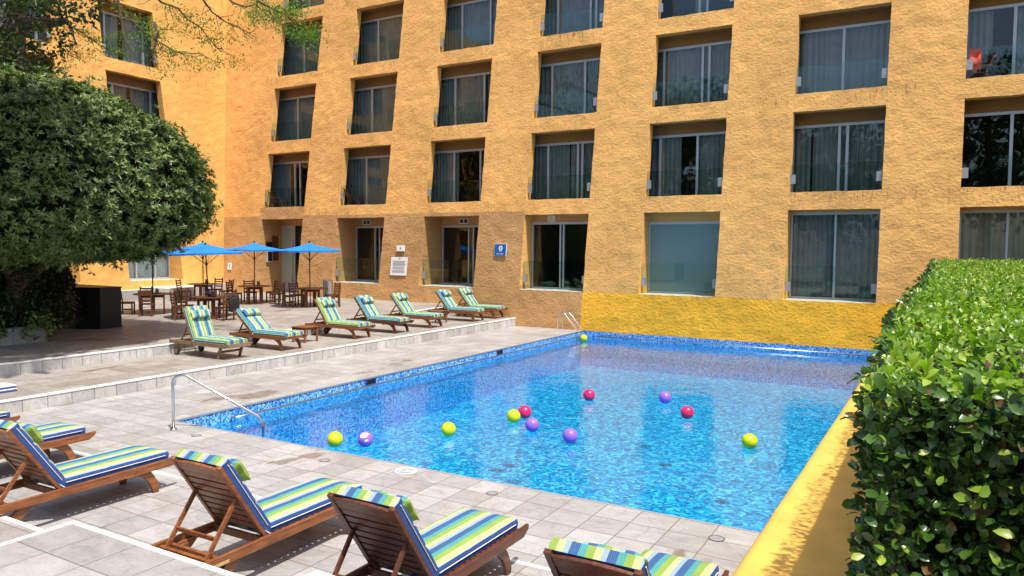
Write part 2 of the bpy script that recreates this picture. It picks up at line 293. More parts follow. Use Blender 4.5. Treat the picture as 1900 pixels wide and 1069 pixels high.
# ------------------------------------------------------------------ mesh helpers
class MB:
    def __init__(s): s.v = []; s.f = []; s.m = []
    def add(s, vs, fs, mi=0):
        o = len(s.v); s.v += [tuple(v) for v in vs]
        for f in fs: s.f.append(tuple(i + o for i in f)); s.m.append(mi)
    def hexa(s, c, mi=0):   # 8 corners: bottom 4 ccw, top 4 ccw
        s.add(c, [(3, 2, 1, 0), (4, 5, 6, 7), (0, 1, 5, 4), (1, 2, 6, 5), (2, 3, 7, 6), (3, 0, 4, 7)], mi)
    def box(s, x0, x1, y0, y1, z0, z1, mi=0, fn=None):
        c = [(x0, y0, z0), (x1, y0, z0), (x1, y1, z0), (x0, y1, z0), (x0, y0, z1), (x1, y0, z1), (x1, y1, z1), (x0, y1, z1)]
        if fn: c = [fn(*p) for p in c]
        s.hexa(c, mi)
    def bar(s, p, q, w, h, side=(0, 1, 0), mi=0):
        p, q = Vector(p), Vector(q); t = (q - p).normalized(); sd = Vector(side); sd = (sd - t * sd.dot(t)).normalized(); n = t.cross(sd)
        a = sd * w / 2; b = n * h / 2
        s.hexa([p - a - b, q - a - b, q + a - b, p + a - b, p - a + b, q - a + b, q + a + b, p + a + b], mi)
    def prism(s, pts, y0, y1, mi=0):   # outline in XZ extruded along Y
        n = len(pts); vs = [(x, y0, z) for x, z in pts] + [(x, y1, z) for x, z in pts]
        s.add(vs, [tuple(range(n)), tuple(range(2 * n - 1, n - 1, -1))] + [((i + 1) % n, i, i + n, (i + 1) % n + n) for i in range(n)], mi)
    def tube(s, pts, r, n=8, mi=0, caps=True):
        pts = [Vector(p) for p in pts]; rs = r if isinstance(r, (list, tuple)) else [r] * len(pts)
        ref = Vector((0, 0, 1)); rings = []
        for i, p in enumerate(pts):
            t = (pts[min(i + 1, len(pts) - 1)] - pts[max(i - 1, 0)]).normalized()
            if abs(t.dot(ref)) > .95: ref = Vector((1, 0, 0)) if abs(t.x) < .9 else Vector((0, 1, 0))
            a = (ref - t * ref.dot(t)).normalized(); b = t.cross(a); ref = a
            rings.append([p + (a * cos(2 * pi * k / n) + b * sin(2 * pi * k / n)) * rs[i] for k in range(n)])
        vs = [v for rg in rings for v in rg]; fs = []
        for i in range(len(pts) - 1):
            for k in range(n): fs.append((i * n + k, i * n + (k + 1) % n, (i + 1) * n + (k + 1) % n, (i + 1) * n + k))
        if caps: fs += [tuple(range(n - 1, -1, -1)), tuple((len(pts) - 1) * n + k for k in range(n))]
        s.add(vs, fs, mi)
    def lathe(s, prof, c=(0, 0, 0), n=24, axis='Z', mi=0):
        vs = []; fs = []
        for r, h in prof:
            for k in range(n):
                a = 2 * pi * k / n; x, y = r * cos(a), r * sin(a)
                vs.append({'Z': (c[0] + x, c[1] + y, c[2] + h), 'Y': (c[0] + x, c[1] + h, c[2] + y), 'X': (c[0] + h, c[1] + x, c[2] + y)}[axis])
        for i in range(len(prof) - 1):
            for k in range(n): fs.append((i * n + k, i * n + (k + 1) % n, (i + 1) * n + (k + 1) % n, (i + 1) * n + k))
        fs += [tuple(range(n - 1, -1, -1)), tuple((len(prof) - 1) * n + k for k in range(n))]
        s.add(vs, fs, mi)
    def build(s, name, mats, parent=None, smooth=False, bevel=0, loc=None):
        me = bpy.data.meshes.new(name); me.from_pydata(s.v, [], s.f)
        if not isinstance(mats, (list, tuple)): mats = [mats]
        for m in mats: me.materials.append(m)
        me.polygons.foreach_set('material_index', s.m)
        if smooth: me.polygons.foreach_set('use_smooth', [True] * len(s.f))
        me.update()
        o = bpy.data.objects.new(name, me); COL.objects.link(o)
        if parent: o.parent = parent
        if loc: o.location = loc
        if bevel:
            b = o.modifiers.new('Bevel', 'BEVEL'); b.width = bevel; b.segments = 1; b.limit_method = 'ANGLE'
        return o
def autosmooth(o, ang=35):
    me = o.data
    try: me.set_sharp_from_angle(angle=R(ang))
    except Exception: pass
def tag(o, label, cat, group=None, kind=None):
    o['label'] = label; o['category'] = cat
    if group: o['group'] = group
    if kind: o['kind'] = kind
    return o
def empty(name, loc, label, cat, group=None, rz=0):
    o = bpy.data.objects.new(name, None); COL.objects.link(o); o.location = loc; o.rotation_euler = (0, 0, rz); o.empty_display_size = .1
    return tag(o, label, cat, group)
def struct(o, kind='structure'): o['kind'] = kind; return o
def copy_tree(o, parent=None):
    c = o.copy(); COL.objects.link(c)
    if parent: c.parent = parent
    for ch in list(o.children): copy_tree(ch, c)
    return c

# ------------------------------------------------------------------ setting
PX0, PX1, PY0, PY1, WZ, PD = -11.31, -1.42, 8.05, 24.92, -.24, -1.3
TX, UX, H1, H2 = -14.18, -16.86, .25, .505
def z_low(y): return .245 + .0035 * max(0, y - 8)
def z_up(y): return .505 + (0 if y < 17 else .025 * (y - 17))
def sheet(mb, x0, x1, y0, y1, z, mi=0, ny=1):
    for i in range(ny):
        a = y0 + (y1 - y0) * i / ny; b = y0 + (y1 - y0) * (i + 1) / ny
        za, zb = (z(a), z(b)) if callable(z) else (z, z)
        mb.add([(x0, a, za), (x1, a, za), (x1, b, zb), (x0, b, zb)], [(0, 1, 2, 3)], mi)
g = MB(); B = 600
for a in ((-B, B, -B, 3), (-B, -40, 3, 40), (14, B, 3, 40), (-B, B, 40, B)): sheet(g, *a, -.03)
sheet(g, -40, PX0 - .3, 3, 40, -.03); sheet(g, PX1 + .3, 14, 3, 40, -.03); sheet(g, PX0 - .3, PX1 + .3, 3, PY0 - .3, -.03); sheet(g, PX0 - .3, PX1 + .3, PY1 + .3, 40, -.03)
struct(g.build('ground', M['concrete']))
d = MB()
sheet(d, TX, PX0, PY0, 25.3, 0); sheet(d, -30, PX1 + .5, 1, PY0, 0)
for (xa, xb, ya, yb) in ((PX0 - .002, PX0, PY0, PY1),): pass
struct(d.build('pool_deck', M['deck']))
e = MB()   # thin coping edge of the basin
e.box(PX0 - .02, PX0 + .012, PY0, PY1, -.028, .004); e.box(PX0, PX1, PY0 - .02, PY0 + .015, -.04, .004)
struct(e.build('pool_coping', [plain('coping_edge', (.30, .30, .31), .5)]))
p = MB()
p.add([(PX0, PY0, 0), (PX0, PY1, 0), (PX0, PY1, PD), (PX0, PY0, PD)], [(0, 1, 2, 3)], 0)
p.add([(PX1 + .0, PY0, 0), (PX1, PY1, 0), (PX1, PY1, PD), (PX1, PY0, PD)], [(3, 2, 1, 0)], 0)
p.add([(PX0, PY1, 0), (PX1, PY1, 0), (PX1, PY1, PD), (PX0, PY1, PD)], [(0, 1, 2, 3)], 1)
p.add([(PX0, PY0, 0), (PX1, PY0, 0), (PX1, PY0, PD), (PX0, PY0, PD)], [(3, 2, 1, 0)], 1)
p.add([(PX0, PY0, PD), (PX1, PY0, PD), (PX1, PY1, PD), (PX0, PY1, PD)], [(0, 1, 2, 3)], 2)
struct(p.build('pool_basin', [M['tileYZ'], M['tileXZ'], M['floor']]))
w = MB(); w.add([(PX0, PY0, WZ), (PX1, PY0, WZ), (PX1, PY1, WZ), (PX0, PY1, WZ)], [(0, 1, 2, 3)]); struct(w.build('pool_water', M['water']))
# lower and upper terrace with stone risers and white nosings
t = MB(); sheet(t, UX - .02, TX, -3, 25.3, z_low, 0, 28); struct(t.build('lower_terrace', M['terrace']))
t = MB(); sheet(t, -34, UX, -3, 26.9, z_up, 0, 30); struct(t.build('upper_terrace', M['terrace']))
def riser(name, x, zt, zb, y0, y1):
    m = MB(); n = 28
    for i in range(n):
        a = y0 + (y1 - y0) * i / n; b = y0 + (y1 - y0) * (i + 1) / n
        m.add([(x, a, zb(a) - .02), (x, b, zb(b) - .02), (x, b, zt(b)), (x, a, zt(a))], [(0, 1, 2, 3)])
    struct(m.build(name, M['riser']))
    m = MB()
    for i in range(n):
        a = y0 + (y1 - y0) * i / n; b = y0 + (y1 - y0) * (i + 1) / n
        m.add([(x - .10, a, zt(a) + .004), (x + .012, a, zt(a) + .004), (x + .012, b, zt(b) + .004), (x - .10, b, zt(b) + .004),
               (x + .012, a, zt(a) - .022), (x + .012, b, zt(b) - .022)], [(0, 1, 2, 3), (1, 4, 5, 2)])
    struct(m.build('step_nosing', M['white']))
riser('lower_riser', TX, z_low, lambda y: 0, -3, 25.2); riser('upper_riser', UX, z_up, z_low, -3, 25.2)
# stepped platforms towards the viewer
def platform(name, x0, x1, y0, y1, z0, z1, left=True):
    m = MB(); m.box(x0, x1, y0, y1, z0, z1); o = struct(m.build(name, M['platform']))
    m = MB(); m.box(x0 - .01, x1, y1 - .045, y1 + .01, z1 - .02, z1 + .004)
    if left: m.box(x0 - .01, x0 + .045, y0, y1 - .045, z1 - .02, z1 + .004)
    struct(m.build('step_nosing', M['white']))
platform('stone_platform', -14, -6.74, -6, 3.86, -.02, .25, False)
platform('stone_platform', -6.715, 6, -6, 3.765, -.02, .5)
platform('stone_platform', -3.68, 6, -6, 3.71, .5, .75)
m = MB(); m.box(-14.1, PX1 + .3, 6.06, 6.115, -.01, .005); struct(m.build('white_strip', M['white']))
m = MB()   # broad yellow ledge between pool and hedge, rounded wavy edge
ys = [ -1 + i * .25 for i in range(104)]
prof = [(0, -1.35), (0, .22), (.015, .29), (.05, .335), (.11, .35), (5.6, .352)]
rows = []
for y in ys:
    ex = PX1 - .005 + .012 * noise.noise(Vector((y * 1.3, 3, 0))) + .008 * (y - 7.5) * .8
    rows.append([(ex + dx, min(y, 24.94), z) for dx, z in prof])
vs = [q for r_ in rows for q in r_]; n = len(prof)
fs = [(i * n + k, i * n + k + 1, (i + 1) * n + k + 1, (i + 1) * n + k) for i in range(len(ys) - 1) for k in range(n - 1)]
m.add(vs, fs); o = m.build('low_wall', M['ledge'], smooth=True); autosmooth(o, 50)
tag(o, 'broad low yellow painted wall running along the right side of the pool', 'wall')

# ------------------------------------------------------------------ hotel
YF0, LEAN, XW, MLn = 24.934, .1321, -30.931, .1278
def front(z): return YF0 + LEAN * z
SZ = [1.4083, 4.8818, 8.105, 11.332, 14.56]; HZ = [4.3057, 7.5141, 10.7524, 13.9968, 17.22]
AL = [-28.795, -23.879, -18.985, -14.123, -9.271, -4.372, .426, 5.32]; AR = [-26.026, -21.143, -16.242, -11.432, -6.558, -1.674, 3.10, 8.02]
JB = (.0051, .0080)
PM = lambda u, v, z: (u, front(z) + v, z)
PL = lambda u, v, z: (XW - MLn * z - v, u, z)
Bm = empty('hotel_building', (-11.4, 25, 0), 'long orange stucco hotel wing with rows of deep windows facing the pool', 'building')
Bl = empty('hotel_building', (-30.9, 20, 0), 'golden stucco hotel wing at the left, at right angles to the long wing', 'building')
def part(mb, name, mats, parent, **kw):
    o = mb.build(name, mats, parent, **kw)
    def root(q):
        v = Vector((0, 0, 0))
        while q: v += q.location; q = q.parent
        return v
    o.location = -root(parent)
    return o
def nv(p, s, k): return noise.noise(Vector((p[0] * s + k * 17.3, p[1] * s, p[2] * s)))
def make_wall(P, outward, start, end, cols, inner_ground, parent, matf, mats, door=None, step=.16):
    mb = MB()
    st = [start]
    for a, b in cols: st += [(lambda z, a=a: a(z)), (lambda z, b=b: b(z))]
    st.append(end)
    us = []   # (station i, fraction)
    for i in range(len(st) - 1):
        wd = st[i + 1](6) - st[i](6); k = max(1, round(wd / step))
        for q in range(k): us.append((i, q / k))
    us.append((len(st) - 2, 1.0)); 
    zl = [-.06, .70]
    for k in range(5): zl += [SZ[k], HZ[k]]
    zl.append(19.5); zs = []
    for i in range(len(zl) - 1):
        k = max(1, round((zl[i + 1] - zl[i]) / step)); zs += [(i, zl[i] + (zl[i + 1] - zl[i]) * q / k) for q in range(k)]
    zs.append((len(zl) - 1, zl[-1]))
    def pos(ui, z):
        i, f = ui; u = st[i](z) * (1 - f) + st[i + 1](z) * f
        q = P(u, 0, z); a = nv(q, 2.6, 0) * .022 + nv(q, 7, 1) * .012; b = nv(q, 3.3, 2) * .016 + nv(q, 9, 5) * .007; c = nv(q, 3.3, 3) * .014 + nv(q, 9, 6) * .007
        if (i == 0 and f == 0) or (i == len(st) - 2 and f == 1): a = b = 0
        return P(u + b, -a, z + c)
    grid = [[pos(u, z) for u in us] for _, z in zs]
    nu, nz = len(us), len(zs)
    def hole(i, j):
        si = us[i][0]; zi = zs[j][0]
        if si % 2 == 0: return None
        c = (si - 1) // 2
        if zi >= 2 and zi % 2 == 0: return (c, (zi - 2) // 2)
        if zi == 1 and door == c: return (c, 0)
        return None
    idx = lambda i, j: j * nu + i
    vs = [p for row in grid for p in row]; fs = []; ms = []
    edges = {}
    for j in range(nz - 1):
        for i in range(nu - 1):
            h = hole(i, j)
            if h is None:
                si, f = us[i]; z = zs[j][1] + .05; u = st[si](z) * (1 - f) + st[si + 1](z) * f + .05
                fs.append((idx(i, j), idx(i + 1, j), idx(i + 1, j + 1), idx(i, j + 1))); ms.append(matf(u, z))
    o = len(mb.v); mb.v += vs; mb.f += fs; mb.m += ms
    # reveals
    for j in range(nz - 1):
        for i in range(nu - 1):
            h = hole(i, j)
            if h is None: continue
            c, k = h
            def inner(ii, jj):
                sI, f = us[ii]; z = zs[jj][1]; u = st[sI](z) * (1 - f) + st[sI + 1](z) * f
                if k == 0: return inner_ground(c, u, z)
                return P(u, .36, z)
            for (a, b, nb, side) in (((i, j), (i, j + 1), hole(i - 1, j), 'l'), ((i + 1, j), (i + 1, j + 1), hole(i + 1, j), 'r'), ((i, j), (i + 1, j), hole(i, j - 1), 'b'), ((i, j + 1), (i + 1, j + 1), hole(i, j + 1), 't')):
                if nb == h: continue
                z = zs[j][1]; u = st[us[i][0]](z)
                mi = matf(u + (0.05 if side != 'r' else -.05), z)
                if side == 't': mi = matf(u + .05, z)
                if side == 'b' and k == 0 and not (door == c): mi = len(mats) - 1
                pa, pb = grid[a[1]][a[0]], grid[b[1]][b[0]]
                mb.add([pa, pb, inner(*b), inner(*a)], [(0, 1, 2, 3)], mi)
    ob = part(mb, 'wall', mats, parent)
    return ob
def mcol(c, k, z):   # main column edges at height z
    return AL[c] + JB[0] * z, AR[c] + JB[1] * z
GDM = [26.77, 26.77, 26.80, 26.12, 26.12, 26.12, 26.12, 26.12]
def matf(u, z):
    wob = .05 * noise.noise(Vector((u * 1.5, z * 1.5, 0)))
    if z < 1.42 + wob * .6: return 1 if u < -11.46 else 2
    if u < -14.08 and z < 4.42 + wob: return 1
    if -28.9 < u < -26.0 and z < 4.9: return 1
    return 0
cols = [((lambda z, c=c: AL[c] + JB[0] * z), (lambda z, c=c: AR[c] + JB[1] * z)) for c in range(8)]
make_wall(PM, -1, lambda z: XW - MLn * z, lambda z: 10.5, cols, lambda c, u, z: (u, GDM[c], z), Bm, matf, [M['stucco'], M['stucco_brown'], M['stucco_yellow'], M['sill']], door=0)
LY = [(20.172 - 4.87 * k, 22.862 - 4.87 * k) for k in (3, 2, 1, 0)]
colsL = [((lambda z, a=a: a - .0205 * z), (lambda z, b=b: b - .0205 * z)) for a, b in LY]
LGX = -32.15
make_wall(PL, 1, lambda z: 1.0, lambda z: front(z), colsL, lambda c, u, z: (LGX, u, z), Bl, lambda u, z: 0, [M['stucco_sun'], M['sill']])
# closing shells behind the facades
m = MB(); m.box(-36, 10.5, 34, 34.2, -.05, 19.5); m.box(-33.4, 10.5, 27.6, 34.1, 19.5, 19.8); m.box(10.5, 10.7, 25.3, 34.2, -.05, 19.8); part(m, 'roof', [M['stucco']], Bm)
m = MB(); m.box(-42, -41.8, .8, 34, -.05, 19.5); m.box(-41.9, -33.45, .8, 34, 19.5, 19.8); m.box(-42, -31.2, .6, .8, -.05, 19.8); part(m, 'roof', [M['stucco_sun']], Bl)

PLm = lambda g: (lambda u, w, z: (u, g + w, z))
PLl = lambda g: (lambda u, w, z: (g - w, u, z))
def boxm(mb, pl, u0, u1, w0, w1, z0, z1, mi=0):
    mb.hexa([pl(u0, w0, z0), pl(u1, w0, z0), pl(u1, w1, z0), pl(u0, w1, z0), pl(u0, w0, z1), pl(u1, w0, z1), pl(u1, w1, z1), pl(u0, w1, z1)], mi)
def wavy(mb, pl, u0, u1, w, z0, z1, amp=.06, wl=.17, seed=0):
    n = max(6, int((u1 - u0) / wl * 8)); vs = []
    for i in range(n + 1):
        u = u0 + (u1 - u0) * i / n; ph = 2 * pi * u / wl + 1.3 * sin(u * 2.1 + seed) + .9 * sin(u * 5.3 + seed)
        a = amp * (.7 + .5 * noise.noise(Vector((u * 2, seed, 0))))
        vs += [pl(u, w + a * sin(ph), z0), pl(u, w + a * .7 * sin(ph), z1)]
    mb.add(vs, [(2 * i, 2 * i + 2, 2 * i + 3, 2 * i + 1) for i in range(n)])
def glazing(parent, pl, u0, u1, z0, z1, posts, cur=(), cmat='curtain', pmat='pane', depth=2.6, room='dark', floor=None, seed=0, sw=.06):
    fr = MB(); boxm(fr, pl, u0, u1, -.03, .04, z1 - .09, z1); boxm(fr, pl, u0, u1, -.03, .04, z0, z0 + .07)
    for q in posts: boxm(fr, pl, q - sw / 2, q + sw / 2, -.045, .045, z0 + .07, z1 - .09)
    f = part(fr, 'window', [M['alu']], parent)
    def sub(mb, nm, mt, **k):
        o = mb.build(nm, mt, f, **k); return o
    pn = MB(); boxm(pn, pl, u0 + .01, u1 - .01, -.006, .006, z0 + .07, z1 - .09); sub(pn, 'pane', [M[pmat]])
    for a, b in cur:
        c = MB(); wavy(c, pl, a, b, .16, z0 + .04, z1 - .03, seed=seed + a); sub(c, 'curtain', [M[cmat]], smooth=True)
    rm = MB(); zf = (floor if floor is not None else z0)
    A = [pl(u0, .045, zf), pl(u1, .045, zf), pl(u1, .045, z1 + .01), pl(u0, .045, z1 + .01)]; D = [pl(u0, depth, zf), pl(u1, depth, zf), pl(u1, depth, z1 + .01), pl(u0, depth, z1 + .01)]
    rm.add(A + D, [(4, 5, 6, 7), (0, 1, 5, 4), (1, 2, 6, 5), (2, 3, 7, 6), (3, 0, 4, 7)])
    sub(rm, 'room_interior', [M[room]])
    return f
def guard(parent, P, u0, u1, zs, h, v=.16, right=True):
    q = P(0, v, zs)
    gl = MB()
    def pl(u, w, z):
        a = P(u, v + w, zs); return (a[0], a[1], z)
    boxm(gl, pl, u0 + .01, u1 - .01, -.006, .006, zs + .03, zs + h)
    o = part(gl, 'glass_guard', [M['rail_glass']], parent)
    for a in ((u0 + .01, u0 + .17),) + (((u1 - .17, u1 - .01),) if right else ()):
        b = MB(); boxm(b, pl, a[0], a[1], -.045, -.012, zs + .28, zs + .58); boxm(b, pl, a[0], a[1], .012, .03, zs + .28, zs + .58); b.build('bracket', [M['bracket']], o)
LT = .34
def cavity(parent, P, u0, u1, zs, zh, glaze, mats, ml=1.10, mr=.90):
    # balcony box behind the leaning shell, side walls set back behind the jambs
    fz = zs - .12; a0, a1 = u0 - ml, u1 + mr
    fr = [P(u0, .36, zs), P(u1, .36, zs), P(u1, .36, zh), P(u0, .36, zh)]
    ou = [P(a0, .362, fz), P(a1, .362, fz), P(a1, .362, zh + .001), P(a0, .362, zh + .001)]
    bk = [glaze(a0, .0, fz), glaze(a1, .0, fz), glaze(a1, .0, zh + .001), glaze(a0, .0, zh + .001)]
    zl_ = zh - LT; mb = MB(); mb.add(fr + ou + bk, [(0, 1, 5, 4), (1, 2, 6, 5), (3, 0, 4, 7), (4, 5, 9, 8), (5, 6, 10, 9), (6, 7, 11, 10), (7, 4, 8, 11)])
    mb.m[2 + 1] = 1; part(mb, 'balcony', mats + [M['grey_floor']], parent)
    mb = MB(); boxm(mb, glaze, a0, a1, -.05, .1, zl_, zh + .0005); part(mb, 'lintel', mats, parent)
GY = {1: 26.70, 2: 27.1, 3: 27.55, 4: 27.95}
seedc = 0
for k in range(1, 5):
    for c in range(8):
        if k == 4 and c not in (0, 1): continue
        a, b = AL[c] + JB[0] * SZ[k], AR[c] + JB[1] * SZ[k]
        a2, b2 = AL[c] + JB[0] * HZ[k], AR[c] + JB[1] * HZ[k]
        if k == 3 and c > 4: pass
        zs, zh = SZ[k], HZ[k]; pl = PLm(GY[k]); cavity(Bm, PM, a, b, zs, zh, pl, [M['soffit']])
        u0, u1 = a - 1.09, b + .89; mid = [-26.44, -21.68, -16.97, -12.32, -7.68, -3.0, 1.7, 6.5][c]
        posts = [u0 + .05, mid - 1.44, mid, mid + 1.44, u1 - .05]
        cur = [(u0 + .05, mid - .03), (mid + .03, u1 - .05)]; room = 'dark'
        if (c + k) % 3 == 0: posts.append(mid + .24)
        if (k, c) == (1, 0): cur = [(u0 + .05, -28.2)]; posts = [u0 + .05, -27.7, -27.36, u1 - .05]
        if (k, c) == (1, 2): cur = [(u0 + .05, -18.13)]; posts = [u0 + .05, -18.23, -16.9, u1 - .05]
        if (k, c) == (1, 4): cur = [(u0 + .05, -8.33), (-7.66, u1 - .05)]; posts = [u0 + .05, -9.07, -7.69, u1 - .05]
        if (k, c) == (1, 3): cur = [(u0 + .05, -12.84), (-12.78, u1 - .05)]; posts = [u0 + .05, -13.7, -12.4, -12.21, u1 - .05]
        if (k, c) == (1, 5): cur = [(u0 + .05, -3.9), (-3.83, mid - .03), (mid + .03, u1 - .05)]
        if (k, c) == (1, 6): cur = [(mid + .5, u1 - .05)]; room = 'dark'
        if (k, c) == (2, 6): cur = [(u0 + .05, mid - .55), (mid + .03, u1 - .05)]
        if (k, c) == (3, 4): cur = [(u0 + .05, u0 + .6), (mid - .5, mid)]; posts = [u0 + .05, -7.97, -7.68, u1 - .05]
        if k == 2 and c == 2: posts = [u0 + .05, -18.46, -16.98, u1 - .05]
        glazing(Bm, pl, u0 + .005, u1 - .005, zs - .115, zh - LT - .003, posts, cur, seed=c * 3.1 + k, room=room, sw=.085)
        guard(Bm, PM, a, b, zs, .90, right=c >= 3)
# ground floor
def lintel(parent, pl, u0, u1, z0, z1, mi, w=0): 
    mb = MB(); boxm(mb, pl, u0, u1, w, w + .25, z0, z1); part(mb, 'lintel', [M[mi]], parent)
Z0, Z1 = SZ[0], HZ[0]
for c, gl, posts, cur, cm, zt in ((1, 26.77, [-23.82, -22.68, -22.42], [], 'curtain', 3.97), (2, 26.80, [-18.9, -17.54, -17.3], [], 'curtain', 3.96),
        (3, 26.12, [-14.06, -12.84, -12.70], [], 'curtain', 4.03), (5, 26.12, [-4.31, -2.97], [(-4.3, -3.0), (-2.95, -1.7)], 'curtain', 4.25), (6, 26.12, [.47, 1.66], [(.5, 1.64), (1.7, 3.05)], 'curtain_warm', 4.24), (7, 26.12, [5.37, 6.6], [(5.4, 8.0)], 'curtain', 4.24)):
    a, b = AL[c] + .012, AR[c] + .03
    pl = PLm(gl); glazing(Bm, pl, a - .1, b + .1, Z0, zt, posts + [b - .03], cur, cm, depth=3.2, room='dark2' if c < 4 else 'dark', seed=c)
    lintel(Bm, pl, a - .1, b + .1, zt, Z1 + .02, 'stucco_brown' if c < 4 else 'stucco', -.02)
    guard(Bm, PM, AL[c] + .01, AR[c] + .02, Z0, 1.1, v=.3, right=c >= 3)
pl = PLm(26.12); f = glazing(Bm, pl, AL[4] - .1, AR[4] + .1, Z0, 3.99, [-9.22, AR[4] - .02], [], pmat='frost', seed=4)
lintel(Bm, pl, AL[4] - .1, AR[4] + .1, 3.99, Z1 + .02, 'stucco', -.02); guard(Bm, PM, AL[4] + .01, AR[4] + .02, Z0, 1.1, v=.3)
# glass entrance door in the leftmost ground bay
pl = PLm(26.77)
mb = MB(); boxm(mb, pl, AL[0] - .1, AR[0] + .12, 0, .1, 4.03, Z1 + .02); part(mb, 'lintel', [M['stucco_brown']], Bm)
mb = MB(); boxm(mb, pl, AL[0] + .02, -27.86, .0, .03, .78, 4.03); dr = part(mb, 'door', [M['frost_door']], Bm)
mb = MB(); mb.tube([(-27.98, 26.68, 1.0), (-27.98, 26.68, 3.3)], .022, 8); mb.box(-27.995, -27.965, 26.68, 26.78, 1.3, 1.34); mb.box(-27.995, -27.965, 26.68, 26.78, 3.0, 3.04); mb.build('handle', [M['steel']], dr)
mb = MB(); boxm(mb, pl, -27.83, AR[0] + .1, .02, .03, .78, 4.03); dr = part(mb, 'door', [M['pane']], Bm); dr['label'] = 'clear glass door leaf onto the dark lobby'
mb = MB(); boxm(mb, pl, -27.86, -27.83, -.02, .05, .75, 4.03); boxm(mb, pl, AL[0] + .02, AR[0] + .1, -.02, .05, .73, .78); part(mb, 'door_frame', [M['alu']], Bm)
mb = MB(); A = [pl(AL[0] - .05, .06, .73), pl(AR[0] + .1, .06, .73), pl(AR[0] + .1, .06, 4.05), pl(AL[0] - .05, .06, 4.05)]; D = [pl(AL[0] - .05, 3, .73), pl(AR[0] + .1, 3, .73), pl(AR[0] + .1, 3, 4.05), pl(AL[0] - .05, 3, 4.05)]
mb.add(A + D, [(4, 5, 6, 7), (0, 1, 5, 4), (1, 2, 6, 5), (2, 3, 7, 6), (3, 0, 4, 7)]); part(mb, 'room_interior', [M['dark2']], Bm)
# left wing windows
for k in range(1, 5):
    for ci, (a, b) in enumerate(LY):
        if k == 4 or ci == 0: continue
        zs, zh = SZ[k], HZ[k]; a_, b_ = a - .0205 * zs, b - .0205 * zs
        G = XW - MLn * zh - .78; pl = PLl(G); cavity(Bl, PL, a_, b_, zs, zh, pl, [M['soffit']], .55, 1.09)
        u0, u1 = a_ - .54, b_ + 1.08; mid = (u0 + u1) / 2
        glazing(Bl, pl, u0 + .005, u1 - .005, zs - .115, zh - LT - .003, [u0 + .05, mid - 1.3, mid - .9, mid + 1.0, u1 - .05], [(u0 + .05, mid - .12), (mid + .1, u1 - .6)], 'curtain_pale' if k == 3 else 'curtain', seed=ci + k * 5, sw=.09)
        guard(Bl, PL, a_, b_, zs, .90)
for ci, (a, b) in enumerate(LY):
    pl = PLl(LGX); glazing(Bl, pl, a - .15, b + .1, Z0, 4.1, [a, a + .95, a + 1.9, b - .04], [(a, b)], 'curtain_pale', seed=ci); lintel(Bl, pl, a - .15, b + .1, 4.1, Z1 + .02, 'stucco_sun', -.02)
# vents above the ground floor doors
def vent(x0, x1, y, z0, z1, double, label):
    t = empty('ceiling_vent', ((x0 + x1) / 2, y, z0), label, 'vent', 'vents above the ground floor glass doors'); t.name = 'wall_vent'
    h = z1 - z0; w = (x1 - x0) / 2; mb = MB()
    for (a, b, c_, d_) in ((-w, w, h - .03, h), (-w, w, 0, .03), (-w, -w + .03, .03, h - .03), (w - .03, w, .03, h - .03)) + (((-.015, .015, .03, h - .03),) if double else ()): mb.box(a, b, -.06, -.022, c_, d_)
    mb.build('frame', [M['white_paint']], t)
    mb = MB()
    for i in range(5): mb.box(-w + .03, w - .03, -.05, -.03, .04 + i * (h - .07) / 5, .05 + i * (h - .07) / 5)
    mb.build('slat', [M['dark2'] if double else M['white_paint']], t); mb = MB(); mb.box(-w + .03, w - .03, -.03, -.022, .03, h - .03); mb.build('backing', [M['dark'] if double else M['sill']], t)
vent(-23.41, -22.96, 26.77, 4.03, 4.25, True, 'white framed double vent above the door left of the white notice')
vent(-18.02, -17.56, 26.80, 4.03, 4.25, True, 'white framed double vent above the door between the notice and the blue sign')
vent(-13.38, -13.08, 26.12, 4.05, 4.28, False, 'small square white vent above the door right of the blue sign')

# ------------------------------------------------------------------ signs on the wall
def onwall(mb, x0, x1, z0, z1, o=-.04, t=.02, mi=0):
    mb.hexa([(x0, front(z0) + o - t, z0), (x1, front(z0) + o - t, z0), (x1, front(z0) + o, z0), (x0, front(z0) + o, z0), (x0, front(z1) + o - t, z1), (x1, front(z1) + o - t, z1), (x1, front(z1) + o, z1), (x0, front(z1) + o, z1)], mi)
def placeholder_root(name, label, cat, x, z): return empty(name, (x, front(z), z), label, cat)
def wpart(mb, name, mat, root):
    o = mb.build(name, [M[mat]], root); o.location = -root.location; return o
r = placeholder_root('wall_sign', 'blue square sign with a white flower emblem between two brown bays', 'sign', -15.06, 2.92)
mb = MB(); onwall(mb, -15.34, -14.79, 2.68, 3.17, -.035); wpart(mb, 'rim', 'white_paint', r)
mb = MB(); onwall(mb, -15.325, -14.805, 2.695, 3.155, -.056, .006); wpart(mb, 'panel', 'signblue', r)
mb = MB(); cx, cz = -15.05, 3.0
def flat(mb, pts, o=-.064):
    mb.add([(x, front(z) + o, z) for x, z in pts], [tuple(range(len(pts)))])
ring = []
for i in range(32):
    a = 2 * pi * i / 32; rr = .088 + .014 * cos(6 * a); ring.append((cx + rr * cos(a), cz + rr * sin(a)))
inn = [(cx + .036 * cos(2 * pi * i / 32), cz + .045 * sin(2 * pi * i / 32)) for i in range(32)]
for i in range(32): flat(mb, [ring[i], ring[(i + 1) % 32], inn[(i + 1) % 32], inn[i]])
